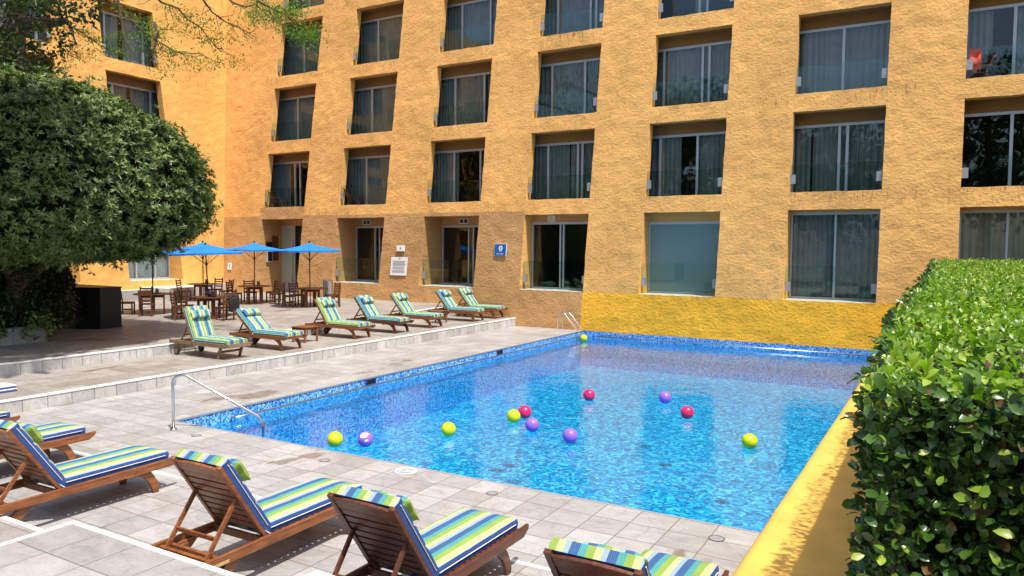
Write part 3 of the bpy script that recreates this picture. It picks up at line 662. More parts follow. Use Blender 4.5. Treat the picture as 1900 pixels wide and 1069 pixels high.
for sx in (-.035, .04):
    for i in range(12):
        a, b = 2 * pi * i / 12, 2 * pi * (i + 1) / 12
        flat(mb, [(cx + sx + .035 * cos(a), cz - .115 + .02 * sin(a)), (cx + sx + .035 * cos(b), cz - .115 + .02 * sin(b)), (cx + sx + .022 * cos(b), cz - .115 + .011 * sin(b)), (cx + sx + .022 * cos(a), cz - .115 + .011 * sin(a))])
wpart(mb, 'emblem', 'white_paint', r)
mb = MB(); x = cx - .165
for i, wd in enumerate([.018, .014, .016, .013, .017, .012, 0, .02, .014, .016, .015, .013, .014]):
    if wd: flat(mb, [(x, 2.755), (x + wd, 2.755), (x + wd, 2.785), (x, 2.785)])
    x += wd + .009 if wd else .02
wpart(mb, 'lettering', 'white_paint', r)
r = placeholder_root('wall_notice', 'white paper notice with lines of grey print on the brown wall', 'notice', -20.05, 2.2)
mb = MB(); onwall(mb, -20.5, -19.62, 1.80, 2.58, -.035, .012); wpart(mb, 'sheet', 'white_paint', r)
mb = MB(); z = 2.44
flat(mb, [(-20.1, 2.49), (-19.98, 2.49), (-20.0, 2.55), (-20.08, 2.55)], -.052)
for i in range(22):
    z -= .024
    if i in (10, 16): continue
    x = -20.38 if i % 6 else -20.42
    while x < -19.76:
        wd = random.uniform(.03, .09); flat(mb, [(x, z), (min(x + wd, -19.72), z), (min(x + wd, -19.72), z + .013), (x, z + .013)], -.052); x += wd + .012
wpart(mb, 'print', 'ink', r)
r = placeholder_root('wall_plaque', 'small white plaque with a green mark above the paper notice', 'plaque', -20.02, 2.95)
mb = MB(); onwall(mb, -20.23, -19.82, 2.83, 3.08, -.03, .05); wpart(mb, 'sheet', 'white_paint', r)
mb = MB(); flat(mb, [(-20.045, 2.9), (-20.0, 2.9), (-19.99, 2.96), (-20.02, 3.03), (-20.05, 2.96)], -.083); o = mb.build('mark', [plain('green_print', (.05, .22, .16), .6)], r); o.location = -r.location
r = placeholder_root('wall_notice', 'small white slip of paper near the corner where the wings meet', 'notice', -30.6, 2.0)
mb = MB(); onwall(mb, -30.84, -30.55, 1.82, 2.16, -.035, .012); wpart(mb, 'sheet', 'white_paint', r)
mb = MB(); flat(mb, [(-30.74, 1.9), (-30.65, 1.9), (-30.65, 2.08), (-30.74, 2.08)], -.052); wpart(mb, 'print', 'ink', r)
# boxes on the side wall of the entrance bay
def jambbox(name, y0, y1, z0, z1, label, cat, rim, inner):
    r = empty(name, (-28.75, (y0 + y1) / 2, z0), label, cat); mb = MB(); mb.box(-28.76, -28.68, y0, y1, z0, z1); o = mb.build('case', [M[rim]], r); o.location = -r.location
    mb = MB(); mb.box(-28.68, -28.672, y0 + .03, y1 - .03, z0 + .04, z1 - .03); o = mb.build('front_panel', [M[inner]], r); o.location = -r.location
jambbox('wall_box', 25.75, 26.08, 2.22, 2.75, 'white framed dark box on the entrance bay side wall, below its black neighbour', 'wall box', 'sill', 'black')
jambbox('wall_box', 25.75, 26.06, 2.86, 3.2, 'black box on the entrance bay side wall above the white framed one', 'wall box', 'black', 'black')
r = empty('wood_lattice', (-28.74, 26.3, 2.3), 'brown wooden lattice board on the side wall of the entrance bay', 'lattice'); mb = MB()
for i in range(6): mb.box(0, .03, -.17 + i * .068, -.15 + i * .068, 0, 1.2)
for i in range(13): mb.box(.0, .025, -.17, .19, i * .098, .02 + i * .098)
mb.build('slats', [M['chairwood']], r)

# ------------------------------------------------------------------ white raised platform by the left wing
m = MB(); pts = [(-33.5, 20.55), (-28.75, 20.6), (-30.9, 25.1), (-33.5, 25.1)]; zt = 1.12
m.add([(x, y, .4) for x, y in pts] + [(x, y, zt) for x, y in pts], [(0, 1, 5, 4), (1, 2, 6, 5)], 0); m.add([(x, y, zt + .001) for x, y in pts], [(0, 1, 2, 3)], 1)
m.add([(-33.5, 8, .4), (-30.6, 8, .4), (-30.6, 20.55, .4), (-33.5, 20.55, .4), (-33.5, 8, zt - .1), (-30.6, 8, zt - .1), (-30.6, 20.55, zt - .1), (-33.5, 20.55, zt - .1)], [(1, 2, 6, 5), (4, 5, 6, 7), (0, 1, 5, 4)], 0)
struct(m.build('stone_platform', [M['stone_wall'], M['white']]))

# ------------------------------------------------------------------ loungers
def cushion(mb, O, t, nrm, s0, s1, W, T, tufts=(), puff=.02, pip=True, nose=0, ns=26, ny=12):
    # slab along t; top = material 0, long sides = material 1, piping = material 2
    O, t, nrm = Vector(O), Vector(t), Vector(nrm); L_ = s1 - s0; vs = []
    def P(s, y, h): return O + t * s + nrm * h + Vector((0, y, 0))
    for i in range(ns + 1):
        a = i / ns; s = s0 + L_ * (a - .5) * (1 - 0) + L_ / 2
        for j in range(ny + 1):
            b = j / ny; y = -W / 2 + W * b
            e = (1 - (2 * a - 1) ** 10) * (1 - (2 * b - 1) ** 8); h = T + puff * e - .012 * (1 - e)
            for q in tufts:
                dd = abs(s - q)
                h -= .016 * math.exp(-(dd / .018) ** 2) * (.55 + .45 * abs(sin(b * pi * 3 + pi / 2)))
            yy = y * (1 - .02 * (1 - e)); vs.append(P(s, yy, h))
    fs = [(i * (ny + 1) + j, (i + 1) * (ny + 1) + j, (i + 1) * (ny + 1) + j + 1, i * (ny + 1) + j + 1) for i in range(ns) for j in range(ny)]
    mb.add(vs, fs, 0)
    I = lambda i, j: vs[i * (ny + 1) + j]
    def skirt(line, mi):
        # from top border down to the base, slightly bulging
        out = []
        for v, (s, y) in line:
            base = P(s, y * .985, .004); mid = P(s, y * 1.015, T * .5)
            out += [v, mid, base]
        mb.add(out, [(3 * k, 3 * k + 1, 3 * k + 4, 3 * k + 3) for k in range(len(line) - 1)] + [(3 * k + 1, 3 * k + 2, 3 * k + 5, 3 * k + 4) for k in range(len(line) - 1)], mi)
        return [out[3 * k + 1] for k in range(len(line))]
    sl = lambda i: s0 + L_ * i / ns
    pips = []
    for j in (0, ny): pips.append(skirt([(I(i, j), (sl(i), -W / 2 + W * j / ny)) for i in range(ns + 1)], 1))
    for i in (0, ns):
        skirt([(I(i, j), (sl(i), -W / 2 + W * j / ny)) for j in range(ny + 1)], 0)
    mb.add([P(s0, -W / 2 * .985, .004), P(s1, -W / 2 * .985, .004), P(s1, W / 2 * .985, .004), P(s0, W / 2 * .985, .004)], [(0, 1, 2, 3)], 1)
    if pip:
        for ln in pips:
            mb.tube([v + (Vector((0, .003 if v.y > 0 else -.003, 0))) for v in ln[1:-1]], .0045, 5, 2)
def pillow(mb, O, t, nrm, s0, s1, W, T, n=14):
    O, t, nrm = Vector(O), Vector(t), Vector(nrm); vs = []; c = (s0 + s1) / 2; hs = (s1 - s0) / 2
    for side in (1, -1):
        for i in range(n + 1):
            a = -1 + 2 * i / n
            for j in range(n + 1):
                b = -1 + 2 * j / n; e = max(0, (1 - a ** 4)) ** .5 * max(0, (1 - abs(b) ** 5)) ** .5
                pinch = 1 - .05 * (1 - abs(b)) * abs(a) ** 3
                vs.append(O + t * (c + hs * a * pinch) + Vector((0, W / 2 * b * (1 - .06 * (1 - abs(a)) * abs(b) ** 3), 0)) + nrm * (T * .5 + side * T * .5 * e * (1 + .08 * sin(b * 9))))
    N1 = (n + 1) ** 2; fs = []
    for i in range(n):
        for j in range(n):
            q = (i * (n + 1) + j, (i + 1) * (n + 1) + j, (i + 1) * (n + 1) + j + 1, i * (n + 1) + j + 1); fs.append(q); fs.append(tuple(N1 + x for x in reversed(q)))
    mb.add(vs, fs, 0)
def lounger(loc, rz, ang, wood_, top, side, label, group, foot='splay', length=(-1.12, 1.2), tuft_pillow=True, pil=(.50, .72)):
    t = empty('sun_lounger', loc, label, 'sun lounger', group, rz); x0, x1 = length
    wd = M[wood_]; fr = MB(); yr = .335
    for s in (-1, 1):
        y0, y1 = sorted((s * yr, s * (yr + .034)))
        fr.prism([(x0, .285), (x1 - .10, .285), (x1 - .02, .335), (x1, .372), (x1 - .01, .388), (x1 - .06, .382), (x0, .372)], y0, y1)
        fr.box(x0 + .3, x1 - .2, *sorted((s * (yr - .03), s * yr)), .30, .325)
    for x in (x0 + .03, -.80, -.30, x1 - .16): fr.box(x, x + .035, -yr + .001, yr - .001, .295, .362)
    x = -.22
    while x < x1 - .17: fr.box(x, x + .062, -yr + .002, yr - .002, .348, .366); x += .083
    if foot == 'slant': fr.box(x1 - .05, x1 - .02, -yr + .001, yr - .001, .29, .38); fr.box(.70, .73, -yr, yr, .14, .20)
    fr.build('frame', [wd], t, bevel=.004)
    for s in (-1, 1):
        mb = MB(); ya, yb = sorted((s * (yr - .038), s * (yr - .002)))
        if foot == 'splay':
            out = [(.60, .30), (.60, .275), (.70, .235), (.78, .17), (.83, .085), (.855, .0), (.925, .0), (.935, .05), (.91, .14), (.86, .225), (.80, .30)]
        else: out = [(.76, .30), (.66, .0), (.73, .0), (.86, .30)]
        mb.prism(out, ya, yb); mb.build('leg', [wd], t, bevel=.004)
        mb = MB(); mb.prism([(-.50, .30), (-.78, .05), (-.86, .05), (-.88, .12), (-.66, .30)], ya, yb); mb.build('leg', [wd], t, bevel=.004)
        wy = s * (yr - .075) if foot == 'splay' else s * (yr + .02)
        mb = MB(); mb.lathe([(.062, -.022), (.096, -.022), (.098, -.012), (.098, .012), (.096, .022), (.062, .022)], (-.82, wy, .098), 24, 'Y'); wh = mb.build('wheel', [M['rubber']], t)
        mb = MB(); mb.lathe([(.015, -.026), (.066, -.026), (.066, .026), (.015, .026)], (-.82, wy, .098), 20, 'Y'); mb.build('hub', [wd], wh)
    mb = MB(); mb.tube([(-.82, -yr + .02, .098), (-.82, yr - .02, .098)], .012, 8); mb.build('axle', [M['steel_dull']], t)
    O = Vector((-.26, 0, .375)); tt = Vector((-cos(ang), 0, sin(ang))); nn = Vector((sin(ang), 0, cos(ang))); Lb = .86
    mb = MB()
    for s in (-1, 1):
        mb.bar(O + tt * -.03 + Vector((0, s * .300, 0)), O + tt * (Lb + .03) + Vector((0, s * .300, 0)), .048, .036)
    k = 0; sL = .07
    while sL < Lb - .12: mb.bar(O + tt * (sL + .035) + Vector((0, -.276, 0)), O + tt * (sL + .035) + Vector((0, .276, 0)), .066, .014, side=tt); sL += .086
    # arched head rail
    vs = []; n = 12
    for i in range(n + 1):
        y = -.276 + .552 * i / n; c_ = .022 * (1 - (2 * i / n - 1) ** 2)
        for (sv, hv) in ((Lb - .11, -.012), (Lb - .01 + c_, -.012), (Lb - .01 + c_, .014), (Lb - .11, .014)): vs.append(O + tt * sv + nn * hv + Vector((0, y, 0)))
    mb.add(vs, [(4 * i + a, 4 * i + (a + 1) % 4, 4 * i + 4 + (a + 1) % 4, 4 * i + 4 + a) for i in range(n) for a in range(4)])
    mb.build('backrest', [wd], t, bevel=.003)
    mb = MB()
    top_s = .50; Q = O + tt * top_s; foot_x = Q.x - .32 if ang > .8 else Q.x - .22
    foot_x = max(foot_x, x0 + .12)
    for s in (-1, 1): mb.bar(Q + Vector((0, s * .262, -.02)), (foot_x, s * .262, .33), .024, .036)
    mb.bar(((Q.x + foot_x * 2) / 3, -.25, (Q.z + .66) / 3), ((Q.x + foot_x * 2) / 3, .25, (Q.z + .66) / 3), .034, .022, side=(0, 0, 1)); mb.bar((foot_x, -.33, .335), (foot_x, .33, .335), .04, .03, side=(1, 0, 0))
    mb.build('prop', [wd], t)
    mats = [M[top], M[side], M['piping']]
    mb = MB(); cushion(mb, (0, 0, .366), (1, 0, 0), (0, 0, 1), -.235, x1 - .12, .62, .105, tufts=(.25, .65)); o = mb.build('seat_cushion', mats, t, smooth=True); autosmooth(o, 45)
    mb = MB(); cushion(mb, O + nn * .02, tt, nn, .01, Lb + .015, .62, .105, tufts=(.30, .58, .80)); o = mb.build('back_cushion', mats, t, smooth=True); autosmooth(o, 45)
    mb = MB(); pillow(mb, O + nn * .128, tt, nn, pil[0], pil[1], .54, .13); o = mb.build('pillow', [M['strP'] if 'F' in top else mats[0]], t, smooth=True)
    mb = MB()
    for s in (-1, 1): mb.tube([O + nn * .03 + Vector((0, s * .3, 0)) + tt * .03, O + Vector((.05, s * .315, -.0)), O + Vector((.09, s * .318, -.03))], .006, 5)
    mb.build('tie', [M['piping']], t)
    return t
GF = 'teak sun loungers lined up on the near deck facing the pool'
GU = 'teak sun loungers in a row on the terrace step beyond the pool'
P2 = pi / 2
lounger((-1.78, 4.86, 0), P2 + .0, R(55), 'teak_dark', 'strF2', 'side_blue', 'nearest dark wood sun lounger cut off by the bottom edge, beside the yellow ledge', GF)
lounger((-3.68, 4.92, 0), P2 - .005, R(56), 'teak_dark', 'strF2', 'side_blue', 'dark brown lounger with blue green striped cushion, second from the yellow ledge', GF)
mid_l = lounger((-5.57, 4.91, 0), P2 + .01, R(57), 'teak', 'strF', 'side_blue', 'reddish lounger in the middle of the near row with a pale patch on its rail', GF)
mb = MB(); mb.box(-1.02, -.70, -.374, -.3695, .295, .322); mb.build('repair_strip', [plain('pale_bare_wood', (.55, .36, .16), .7, var=.2, scale=15)], mid_l)
lounger((-8.48, 4.68, 0), P2 + .02, R(56), 'teak', 'strF', 'side_blue', 'orange teak lounger on the near deck whose rail meets the left edge of the photo', GF)
lounger((-10.56, 4.86, 0), P2 + .01, R(56), 'teak', 'strF', 'side_blue', 'lounger of which only the striped foot end shows beyond the orange teak one', GF)
lounger((-12.45, 4.82, 0), P2 + .02, R(56), 'teak', 'strF2', 'side_blue', 'farthest near deck lounger, just its foot tip showing at the left edge', GF)
UL = [((-15.74, 12.28), 66, 'teak_grey', 'strU', 'side_teal', 'weathered wood lounger with a tall backrest, nearest on the far terrace step', 'slant'),
      ((-15.72, 14.1), 40, 'teak', 'strU2', 'side_teal', 'lounger with a low reclined back, left of the first small teak table', 'splay'),
      ((-15.80, 16.98), 56, 'teak', 'strU', 'side_green', 'green sided lounger right of the first small teak table', 'splay'),
      ((-15.70, 18.72), 52, 'teak_dark', 'strU2', 'side_teal', 'teal sided lounger next after the green sided one, middle of the far row', 'splay'),
      ((-15.68, 20.55), 50, 'teak', 'strU', 'side_teal', 'lounger just left of the second small teak table near the building', 'splay'),
      ((-15.60, 23.1), 50, 'teak', 'strU2', 'side_teal', 'lounger just right of the second small teak table', 'splay'),
      ((-15.56, 24.5), 50, 'teak', 'strU', 'side_teal', 'last lounger of the far row, right against the brown wall', 'splay')]
for (xy, ang, wd, tp, sd, lb, ft) in UL:
    lounger((xy[0], xy[1], z_low(xy[1])), random.uniform(-.02, .02), R(ang), wd, tp, sd, lb, GU, foot=ft, length=(-1.10, 1.12), pil=(.52, .74))
def side_table(loc, label, rz=0):
    t = empty('side_table', loc, label, 'side table', 'low teak side tables between the far loungers', rz)
    mb = MB()
    for i in range(6): mb.box(-.27 + i * .091, -.27 + i * .091 + .082, -.27, .27, .42, .445)
    mb.build('tabletop', [M['teak']], t, bevel=.003)
    mb = MB(); 
    for s in (-1, 1): mb.box(-.22, .22, *sorted((s * .225, s * .205)), .36, .42); mb.box(*sorted((s * .225, s * .205)), -.203, .203, .36, .42)
    mb.build('apron', [M['teak_dark']], t)
    for a in (-1, 1):
        for b in (-1, 1):
            mb = MB(); mb.box(*sorted((a * .255, a * .21)), *sorted((b * .255, b * .21)), 0, .42); mb.build('leg', [M['teak']], t)
side_table((-15.75, 15.5, z_low(15)), 'small square teak table between the second and third far loungers')
side_table((-15.65, 21.85, z_low(21)), 'small square teak table farther away, between the fifth and sixth far loungers', .03)
t = empty('towel', (-14.95, 7.2, z_low(7)), 'blue and white folded towel at the left edge on the lower terrace', 'towel')
mb = MB()
for i in range(4): mb.box(-.45, .0 - i * .01, -.2, .2, .002 + i * .03, .029 + i * .03, i % 2)
mb.build('folds', [M['side_blue'], M['piping']], t, bevel=.008)

# ------------------------------------------------------------------ tables, chairs, umbrellas
def make_chair():
    t = empty('dining_chair', (0, 0, 0), 'x', 'chair', 'wooden chairs around the umbrella tables')
    W_ = M['chairwood']
    mb = MB()
    for i in range(5): mb.box(-.20 + i * .084, -.20 + i * .084 + .076, -.215, .215, .43, .452)
    mb.box(-.20, .20, -.20, -.18, .385, .43); mb.box(-.20, .20, .18, .20, .385, .43); mb.box(.18, .2, -.18, .18, .385, .43)
    mb.build('seat', [W_], t)
    for s in (-1, 1):
        mb = MB(); mb.box(.165, .21, *sorted((s * .21, s * .17)), 0, .43); mb.build('leg', [W_], t)
        mb = MB(); mb.bar((-.21, s * .195, 0), (-.205, s * .195, .45), .045, .045); mb.bar((-.205, s * .195, .45), (-.27, s * .195, .93), .042, .036); mb.build('leg', [W_], t)
    mb = MB()
    for z in (.56, .66, .76, .86): mb.bar((-.222 - (z - .5) * .13, -.175, z), (-.222 - (z - .5) * .13, .175, z), .05, .02, side=(0, 0, 1))
    mb.build('backrest', [W_], t)
    mb = MB()
    for s in (-1, 1): mb.box(-.19, .165, *sorted((s * .2, s * .18)), .16, .19)
    mb.box(-.01, .02, -.18, .18, .165, .185); mb.build('stretcher', [W_], t)
    return t
ch0 = make_chair(); used = [False]
def chair(x, y, rz, label):
    c = ch0 if not used[0] else copy_tree(ch0); used[0] = True
    c.location = (x, y, z_up(y)); c.rotation_euler = (0, 0, rz); c['label'] = label; return c
def make_table():
    t = empty('round_table', (0, 0, 0), 'x', 'table', 'round wooden tables on the upper terrace'); W_ = M['chairwood']
    mb = MB(); mb.lathe([(.05, .71), (.64, .71), (.66, .72), (.66, .74), (.645, .748), (.05, .748)], n=32); o = mb.build('tabletop', [M['teak_dark']], t, smooth=True); autosmooth(o, 30)
    for a in range(4):
        th = pi / 4 + a * pi / 2; mb = MB(); c_, s_ = cos(th), sin(th); mb.bar((c_ * .36, s_ * .36, 0), (c_ * .36, s_ * .36, .71), .12, .05, side=(-s_, c_, 0)); mb.build('leg', [W_], t)
    mb = MB(); mb.bar((-.26, -.26, .64), (.26, .26, .64), .03, .08); mb.bar((-.26, .26, .641), (.26, -.26, .641), .03, .08); mb.build('apron', [W_], t)
    return t
tb0 = make_table()
def make_umbrella():
    t = empty('parasol', (0, 0, 0), 'x', 'parasol', 'blue parasols over the round tables')
    mb = MB(); n = 8; Rr, z0, z1 = 1.22, 2.24, 2.49; vs = [(0, 0, z1)]; fs = []; K = 5
    for k in range(1, K + 1):
        for i in range(n * 2):
            a = pi * i / n; r_ = Rr * k / K * (1 if i % 2 == 0 else .955); zz = z1 - (z1 - z0) * (k / K) ** 1.08 - (.02 * sin(pi * k / K)) + (0 if i % 2 == 0 else -.012)
            vs.append((r_ * cos(a), r_ * sin(a), zz))
    m2 = n * 2
    fs += [(0, 1 + i, 1 + (i + 1) % m2) for i in range(m2)]
    for k in range(K - 1): fs += [(1 + k * m2 + i, 1 + (k + 1) * m2 + i, 1 + (k + 1) * m2 + (i + 1) % m2, 1 + k * m2 + (i + 1) % m2) for i in range(m2)]
    o0 = len(vs)
    for i in range(m2):
        a = pi * i / n; r_ = Rr * (1 if i % 2 == 0 else .955); vs.append((r_ * cos(a), r_ * sin(a), z0 - .055 - (0 if i % 2 == 0 else .012)))
    fs += [(1 + (K - 1) * m2 + i, o0 + i, o0 + (i + 1) % m2, 1 + (K - 1) * m2 + (i + 1) % m2) for i in range(m2)]
    mb.add(vs, fs); cn = mb.build('canopy', [M['canopy']], t)
    mb = MB(); vs = [(0, 0, z1 + .045)]
    for i in range(8): a = pi * i / 4; vs.append((.30 * cos(a), .30 * sin(a), z1 - .075))
    mb.add(vs, [(0, 1 + i, 1 + (i + 1) % 8) for i in range(8)]); mb.build('vent_cap', [M['canopy']], cn)
    mb = MB(); mb.tube([(0, 0, .02), (0, 0, z1 + .03)], .022, 10); mb.build('pole', [M['polewood']], t)
    mb = MB(); mb.lathe([(.03, 0), (.04, .03), (.035, .06), (.01, .075)], (0, 0, z1 + .04), 12); mb.build('finial', [M['polewood']], t)
    for i in range(8):
        a = pi * i / 4; mb = MB(); mb.tube([(0, 0, z1 - .05), (Rr * .985 * cos(a), Rr * .985 * sin(a), z0 - .012)], .008, 5); mb.tube([(0.02 * cos(a), .02 * sin(a), 1.85), (.55 * cos(a), .55 * sin(a), z1 - .225)], .006, 5); mb.build('rib', [M['polewood']], t)
    mb = MB(); mb.lathe([(.04, 0), (.045, .02), (.045, .06), (.03, .08)], (0, 0, 1.82), 12); mb.build('hub', [M['polewood']], t)
    return t
um0 = make_umbrella()
TB = [((-24.75, 16.9), [(-48, 'front right'), (42, ''), (158, ''), (222, '')]), ((-21.75, 16.95), [(205, ''), (245, ''), (-8, ''), (100, '')]),
      ((-24.6, 21.4), [(205, ''), (150, ''), (20, ''), (80, '')]), ((-21.55, 21.5), [(205, ''), (170, ''), (12, ''), (62, '')]), ((-27.7, 21.3), [(205, ''), (110, ''), (30, '')])]
TN = ['left front table, under the bush', 'near middle table with the black jacket', 'far middle table', 'right table by the steel bin', 'farthest table by the white platform']
UMT = [(0, .0), (1, -.045), (2, 0), (3, -.02), (4, 0)]
CL = [['chair with its back to us at the', 'far right chair at the', 'far left chair at the', 'near left chair at the'], ['left chair at the', 'near left chair, closest to the loungers, at the', 'right chair at the', 'back chair at the'],
      ['left chair at the', 'back left chair at the', 'right chair at the', 'back chair at the'], ['near left chair at the', 'far left chair at the', 'right chair at the', 'back right chair at the'], ['left chair at the', 'back chair at the', 'right chair at the']]
for i, ((x, y), an) in enumerate(TB):
    tb = tb0 if i == 0 else copy_tree(tb0); tb.location = (x, y, z_up(y)); tb.rotation_euler = (0, 0, .2 + .3 * i); tb['label'] = 'round brown wooden table: the ' + TN[i]
    um = um0 if i == 0 else copy_tree(um0); um.location = (x, y, z_up(y)); um.rotation_euler = (0, R(-2.2 if i == 1 else 0) + (R(-1) if i == 3 else 0), .15 + .5 * i); um['label'] = ('blue parasol half hidden behind the round bush, over the ' if i == 0 else 'bright blue parasol with dark pole over the ') + TN[i]
    for j, (a, _) in enumerate(an):
        rr = .86 + .06 * ((j * 7 + i * 3) % 3); th = R(a); chair(x + rr * cos(th), y + rr * sin(th), th + pi + random.uniform(-.15, .15), CL[i][j] + ' ' + TN[i])
# jacket on a chair, bag on a table, stands on tables, bin
x, y = -21.75 + .9 * cos(R(-8)), 16.95 + .9 * sin(R(-8)); zz = z_up(17)
t = empty('jacket', (x + .27, y + .17, zz + .30), 'black jacket hanging over the chair back at the near middle table', 'jacket'); mb = MB()
n = 8; vs = []
for i in range(n + 1):
    for j in range(n + 1):
        u = i / n; v = j / n; fold = .035 * sin(u * 11) * (1 - v * .5); vs.append((.06 + .10 * sin(v * pi) * .5 + fold - (.12 * (v > .9)), -.26 + .44 * u + .05 * (1 - v), .02 + .60 * v - .05 * abs(sin(u * 6)) * (v < .1)))
mb.add(vs, [(i * (n + 1) + j, (i + 1) * (n + 1) + j, (i + 1) * (n + 1) + j + 1, i * (n + 1) + j + 1) for i in range(n) for j in range(n)]); vs2 = [(a - .05, b, c) for a, b, c in vs]; mb.add(vs2, [(i * (n + 1) + j, i * (n + 1) + j + 1, (i + 1) * (n + 1) + j + 1, (i + 1) * (n + 1) + j) for i in range(n) for j in range(n)])
mb.build('cloth', [M['rubber']], t, smooth=True)
def blob(mb, c, r, n=14, s=1.0, k=0):
    vs = []; fs = []
    for i in range(n + 1):
        th = pi * i / n
        for j in range(2 * n):
            ph = pi * j / n; d_ = Vector((sin(th) * cos(ph), sin(th) * sin(ph), cos(th))); q = 1 + s * noise.noise(d_ * 1.7 + Vector((k, 0, 0)))
            vs.append((c[0] + r[0] * d_.x * q, c[1] + r[1] * d_.y * q, c[2] + r[2] * d_.z * q))
    m2 = 2 * n
    for i in range(n):
        for j in range(m2): fs.append((i * m2 + j, (i + 1) * m2 + j, (i + 1) * m2 + (j + 1) % m2, i * m2 + (j + 1) % m2))
    mb.add(vs, fs)
t = empty('cloth_bag', (-22.05, 17.25, zz + .75), 'pale blue grey bag lying on the near middle table', 'bag'); mb = MB(); blob(mb, (0, 0, .09), (.24, .13, .085), 10, .25); mb.build('pouch', [plain('pale_blue_cloth', (.33, .40, .52), .8)], t, smooth=True)
mb = MB(); mb.tube([(-.15, 0, .13), (-.06, .02, .2), (.06, .02, .2), (.15, 0, .13)], .012, 6); mb.build('strap', [M['side_blue']], t)
for i, lb in ((0, 'grey card holder on the left front table'), (1, 'dark brown card holder beside the pale bag'), (2, 'card holder on the far middle table'), (4, 'dark card holder on the farthest table')):
    x, y = TB[i][0]; t = empty('menu_stand', (x + .16, y + .06, z_up(y) + .748), lb, 'menu stand', 'small stands on the tabletops', .4 * i)
    mb = MB(); mb.hexa([(-.07, -.05, .01), (.07, -.05, .01), (.07, .05, .01), (-.07, .05, .01), (-.06, -.006, .19), (.06, -.006, .19), (.06, .006, .19), (-.06, .006, .19)]); mb.build('card', [M['ink'] if i == 0 else M['teak_grey']], t)
    mb = MB(); mb.box(-.08, .08, -.06, .06, 0, .012); mb.build('base', [M['polewood']], t)
t = empty('waste_bin', (-22.35, 23.3, z_up(23.3)), 'tall brushed steel cylinder bin behind the right table', 'bin')
mb = MB(); mb.lathe([(.20, .0), (.215, .02), (.215, .86), (.222, .88), (.222, .93), (.20, .935), (.19, .90), (.185, .70)], n=28); o = mb.build('body', [M['steel_dull']], t, smooth=True); autosmooth(o, 30)
mb = MB(); mb.lathe([(.05, .72), (.186, .72), (.186, .73), (.05, .73)], n=24); mb.build('opening', [M['black']], t)
t = empty('bar_counter', (-22.8, 13.1, z_up(13)), 'black panelled counter standing in the shade of the round bush', 'counter')
mb = MB(); mb.hexa([(-1.8, -1.3, 0), (.62, -.46, 0), (1.25, -.1, 0), (1.25, .56, 0), (-1.8, -1.3, 1.22), (.62, -.46, 1.22), (1.25, -.1, 1.22), (1.25, .56, 1.22)])
mb.v = mb.v[:0]; mb.f = []; mb.m = []
base = [(-1.6, -1.0), (.63, -.48), (1.25, -.1), (1.25, .56), (-1.6, .56)]
def polyprism(mb, pts, z0, z1):
    n = len(pts); mb.add([(x, y, z0) for x, y in pts] + [(x, y, z1) for x, y in pts], [tuple(range(n - 1, -1, -1)), tuple(range(n, 2 * n))] + [(i, (i + 1) % n, (i + 1) % n + n, i + n) for i in range(n)])
polyprism(mb, base, .03, 1.2); mb.build('body', [M['black']], t)
mb = MB(); polyprism(mb, [(x * 1.02, y * 1.04) for x, y in base], 1.2, 1.235); mb.build('countertop', [M['black']], t)
mb = MB(); polyprism(mb, [(x * 1.015, y * 1.03) for x, y in base], 0, .045); mb.build('plinth', [M['black']], t)

# ------------------------------------------------------------------ pool furniture
def arc(c, r, a0, a1, n, ax, up=(0, 0, 1)):
    ax, up = Vector(ax), Vector(up); return [Vector(c) + (ax * cos(a0 + (a1 - a0) * i / n) + up * sin(a0 + (a1 - a0) * i / n)) * r for i in range(n + 1)]
t = empty('pool_handrail', (-10.76, 7.67, 0), 'bent steel handrail going down into the near left pool corner', 'handrail')
dv = Vector((1.33, .74, 0)).normalized()
mb = MB(); ptsr = [(0, 0, 0), (0, 0, .74)] + [Vector((0, 0, 0)) + dv * (.16 - .16 * cos(a)) + Vector((0, 0, .74 + .16 * sin(a))) for a in [i * R(118) / 8 for i in range(1, 9)]]
end = dv * 1.42 + Vector((0, 0, .22)); ptsr += [ptsr[-1].lerp(end, k) for k in (.5, 1)] if False else [Vector(ptsr[-1]).lerp(end, k) for k in (.5, .97)]
ptsr += [end + dv * .05 + Vector((0, 0, -.09)), end + dv * .06 + Vector((0, 0, -.6))]
mb.tube(ptsr, .024, 12); o = mb.build('rail', [M['steel']], t, smooth=True)
mb = MB(); mb.lathe([(.028, 0), (.06, .004), (.055, .018), (.03, .03)], n=20); mb.build('flange', [M['steel']], t, smooth=True)
t = empty('pool_ladder', (-11.95, 24.35, 0), 'steel pool ladder with two arched rails in the far corner', 'ladder')
for y in (0, .42):
    mb = MB(); pp = [(-.1, y, 0), (-.1, y, .5)] + [(-.1 + .17 - .17 * cos(a), y, .5 + .17 * sin(a)) for a in [i * R(130) / 7 for i in range(1, 8)]] + [(.62, y, .12), (.72, y, .0), (.73, y, -1.0)]
    mb.tube(pp, .019, 8); mb.build('rail', [M['steel']], t, smooth=True)
for z in (-.17, -.48, -.78):
    mb = MB(); mb.box(.68, .78, .02, .40, z - .012, z + .012); mb.build('rung', [M['steel_dull']], t)
